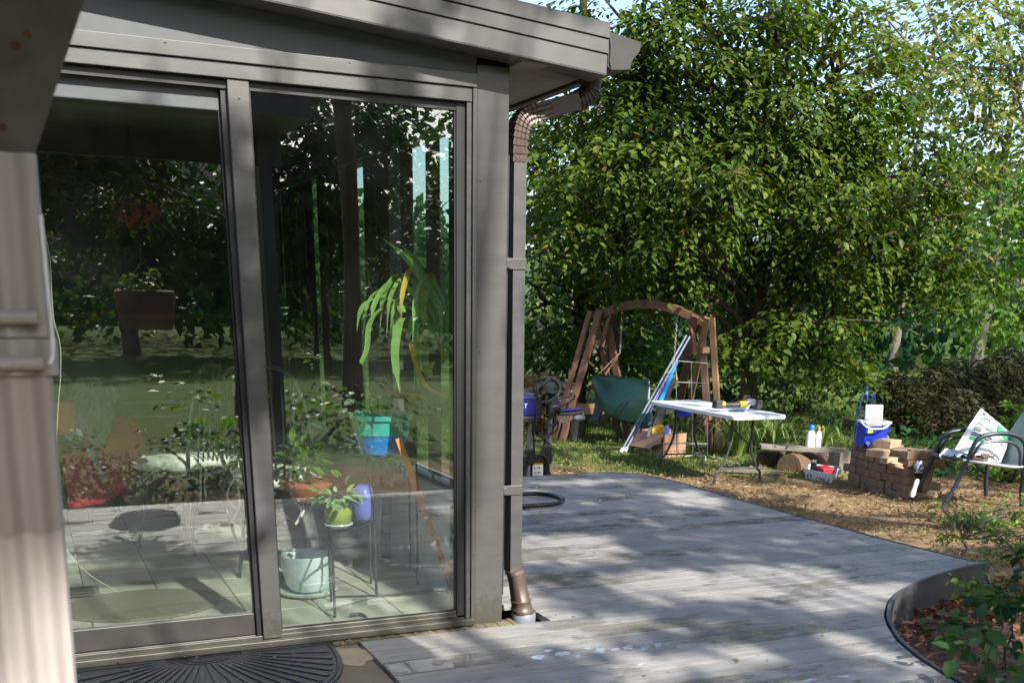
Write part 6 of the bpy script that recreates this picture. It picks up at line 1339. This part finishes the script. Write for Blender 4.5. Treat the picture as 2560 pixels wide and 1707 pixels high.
    b = MB(); b.tube([c+Vector((.56*math.cos(t*math.pi/20),.56*math.sin(t*math.pi/20),0)) for t in range(41)], .01, 7); b.tube([c+Vector((.5*math.cos(t*math.pi/20),.5*math.sin(t*math.pi/20),-.08)) for t in range(41)], .006, 6); b.build('rim', M['chain'], root, True)
    for t in (.5, 2.1, 3.7, 5.3): b = MB(); b.tube([c+Vector((.5*math.cos(t),.5*math.sin(t),-.01)), c+Vector((.4*math.cos(t),.4*math.sin(t),-.70))], .012, 7); b.build('leg', M['black_metal'], root, True)
    p = at(597, 985, 2.45); p.z = .75; root = thing('spray_bottle', 'green bottle with lime and white label on the glass table', 'bottle', p); b = MB(); b.lathe(p, [(.035,0),(.038,.01),(.038,.13),(.03,.155)], 20); b.build('body', M['whitep'], root, True); b = MB(); b.lathe(p+z*.156, [(.031,0),(.026,.04),(.012,.065),(.012,.08)], 20); b.build('neck', M['green_plastic'], root, True); b = MB(); b.lathe(p+z*.07, [(.0385,0),(.0385,.06)], 20); b.build('label', M['lime_label'], root, True)
    p = at(543, 1012, 2.3); p.z = .75; p = at(543, 1022, 2.3); b = MB(); b.box(p.x-.022, p.x+.022, p.y-.01, p.y+.01, p.z, p.z+.052); o = b.build('yellow_tag', M['yellow'], bevel=.003); tag(o, 'small bright yellow tub on the sunroom table', 'tub')
    # red cover, grey sheet and pot at the far left
    root = thing('covered_chair', 'dark red rounded chair back behind the left door pane', 'chair', (-1.7, 1.9, .03)); Y = 2.1
    out = [(172,1276),(160,1200),(150,1130),(205,1120),(232,1070),(262,1050),(300,1043),(340,1052),(360,1085),(358,1130),(330,1180),(318,1230),(250,1262)]
    poly = [at(x, y, Y) for x, y in out]; b = MB(); b.ext(poly[::-1], (0,.12,0)); b.build('chair_back', M['red'], root, bevel=.02)
    b = MB(); b.beam(at(222,1118,Y-.02), at(264,1205,Y-.02), .03, .01, up=(0,-1,0)); b.build('webbing', M['grey_cloth'], root)
    root = thing('folded_sheet', 'grey crumpled cover sheet with rust marks over the red chair', 'sheet', at(200, 1050, 2.3)); b = MB(); n = 14
    A, B_, C_, D_ = at(150,1085,2.0), at(265,1110,2.0), at(300,960,2.2), at(150,940,2.2)
    for i in range(n+1):
        for k in range(n+1):
            p = A.lerp(B_, i/n).lerp(D_.lerp(C_, i/n), k/n); b.v.append((p.x, p.y+.05*math.sin(i*.9+k*.5)*math.sin(k*1.1), p.z+.02*math.sin(i*1.7)))
    for i in range(n):
        for k in range(n): a = i*(n+1)+k; b.f.append((a, a+n+1, a+n+2, a+1))
    o = b.build('sheet_fold', M['grey_cloth'], root, True); m_ = o.modifiers.new('t', 'SOLIDIFY'); m_.thickness = .01
    b = MB(); p = at(150, 1030, 1.7); b.lathe(p, [(.05,-.1),(.07,-.02),(.075,.05),(.06,.055)], 18); o = b.build('pot', M['terra'], smooth=True); tag(o, 'small terracotta pot low at the left edge of the door', 'pot'); b = MB(); b.lathe(p+z*.056, [(.05,0),(.06,.03),(.03,.1)], 14); b.build('black_sleeve', M['blk'], o, True)
    # vent, mat, cords
    root = thing('floor_vent', 'dark louvred floor vent near the left door pane', 'vent', (-1.61,.98,.031)); b = MB(); b.box(-1.78, -1.55, .86, 1.08, .0305, .034); b.build('frame', M['plank'], root)
    for k in range(4): b = MB(); b.box(-1.77, -1.57, .875+k*.05, .895+k*.05, .0345, .037); b.build('louvre', M['blk'], root)
    b = MB(); pts = [(-1.40+.33*math.cos(t), .66+.24*math.sin(t), .0305) for t in [k*math.pi/24 for k in range(48)]]; b.ext(pts, (0,0,.012)); tag(b.build('inner_mat', M['inmat'], bevel=.003), 'brown oval woven mat just inside the sliding door', 'mat')
    b = MB(); b.tube(bez([at(x, y, .35) for x, y in ((92,480),(110,570),(125,650),(130,740),(135,800),(150,860),(152,930),(146,1010),(140,1130),(136,1230),(150,1320),(170,1380),(230,1440),(300,1480))], 5), .0012, 6); tag(b.build('cord', M['cord'], smooth=True), 'long thin pale cord hanging at the left edge of the door', 'cord')
    # vertical blind along the side glass
    root = thing('vertical_blind', 'dark vertical blind slats along the sunroom side window', 'blind', (-.14, .4, 1.93)); b = MB(); b.box(-.15, -.11, .2, 3.4, 1.915, 1.94); b.build('rail', M['blk'], root)
    y = .38; i = 0
    while y < 3.2:
        b = MB(); w = .16 if i < 2 else .19; b.box(-.134, -.130, y, y+w, .56, 1.912); b.build('slat', M['wall_in'], root); y += .33 if i < 2 else (.30 if i % 4 == 3 else .20); i += 1
    # ceiling lamp and back furniture, dim
    root = thing('shelf_unit', 'dim wooden shelf with pots against the back wall of the sunroom', 'shelf', (-1.2, 3.3, .03))
    for zz in (.35, .75, 1.15): b = MB(); b.box(-2.2, -.4, 3.25, 3.55, zz, zz+.03); b.build('shelf', M['cedar'], root)
    for x in (-2.2, -.44): b = MB(); b.box(x, x+.04, 3.25, 3.55, .03, 1.3); b.build('upright', M['cedar'], root)
inside()
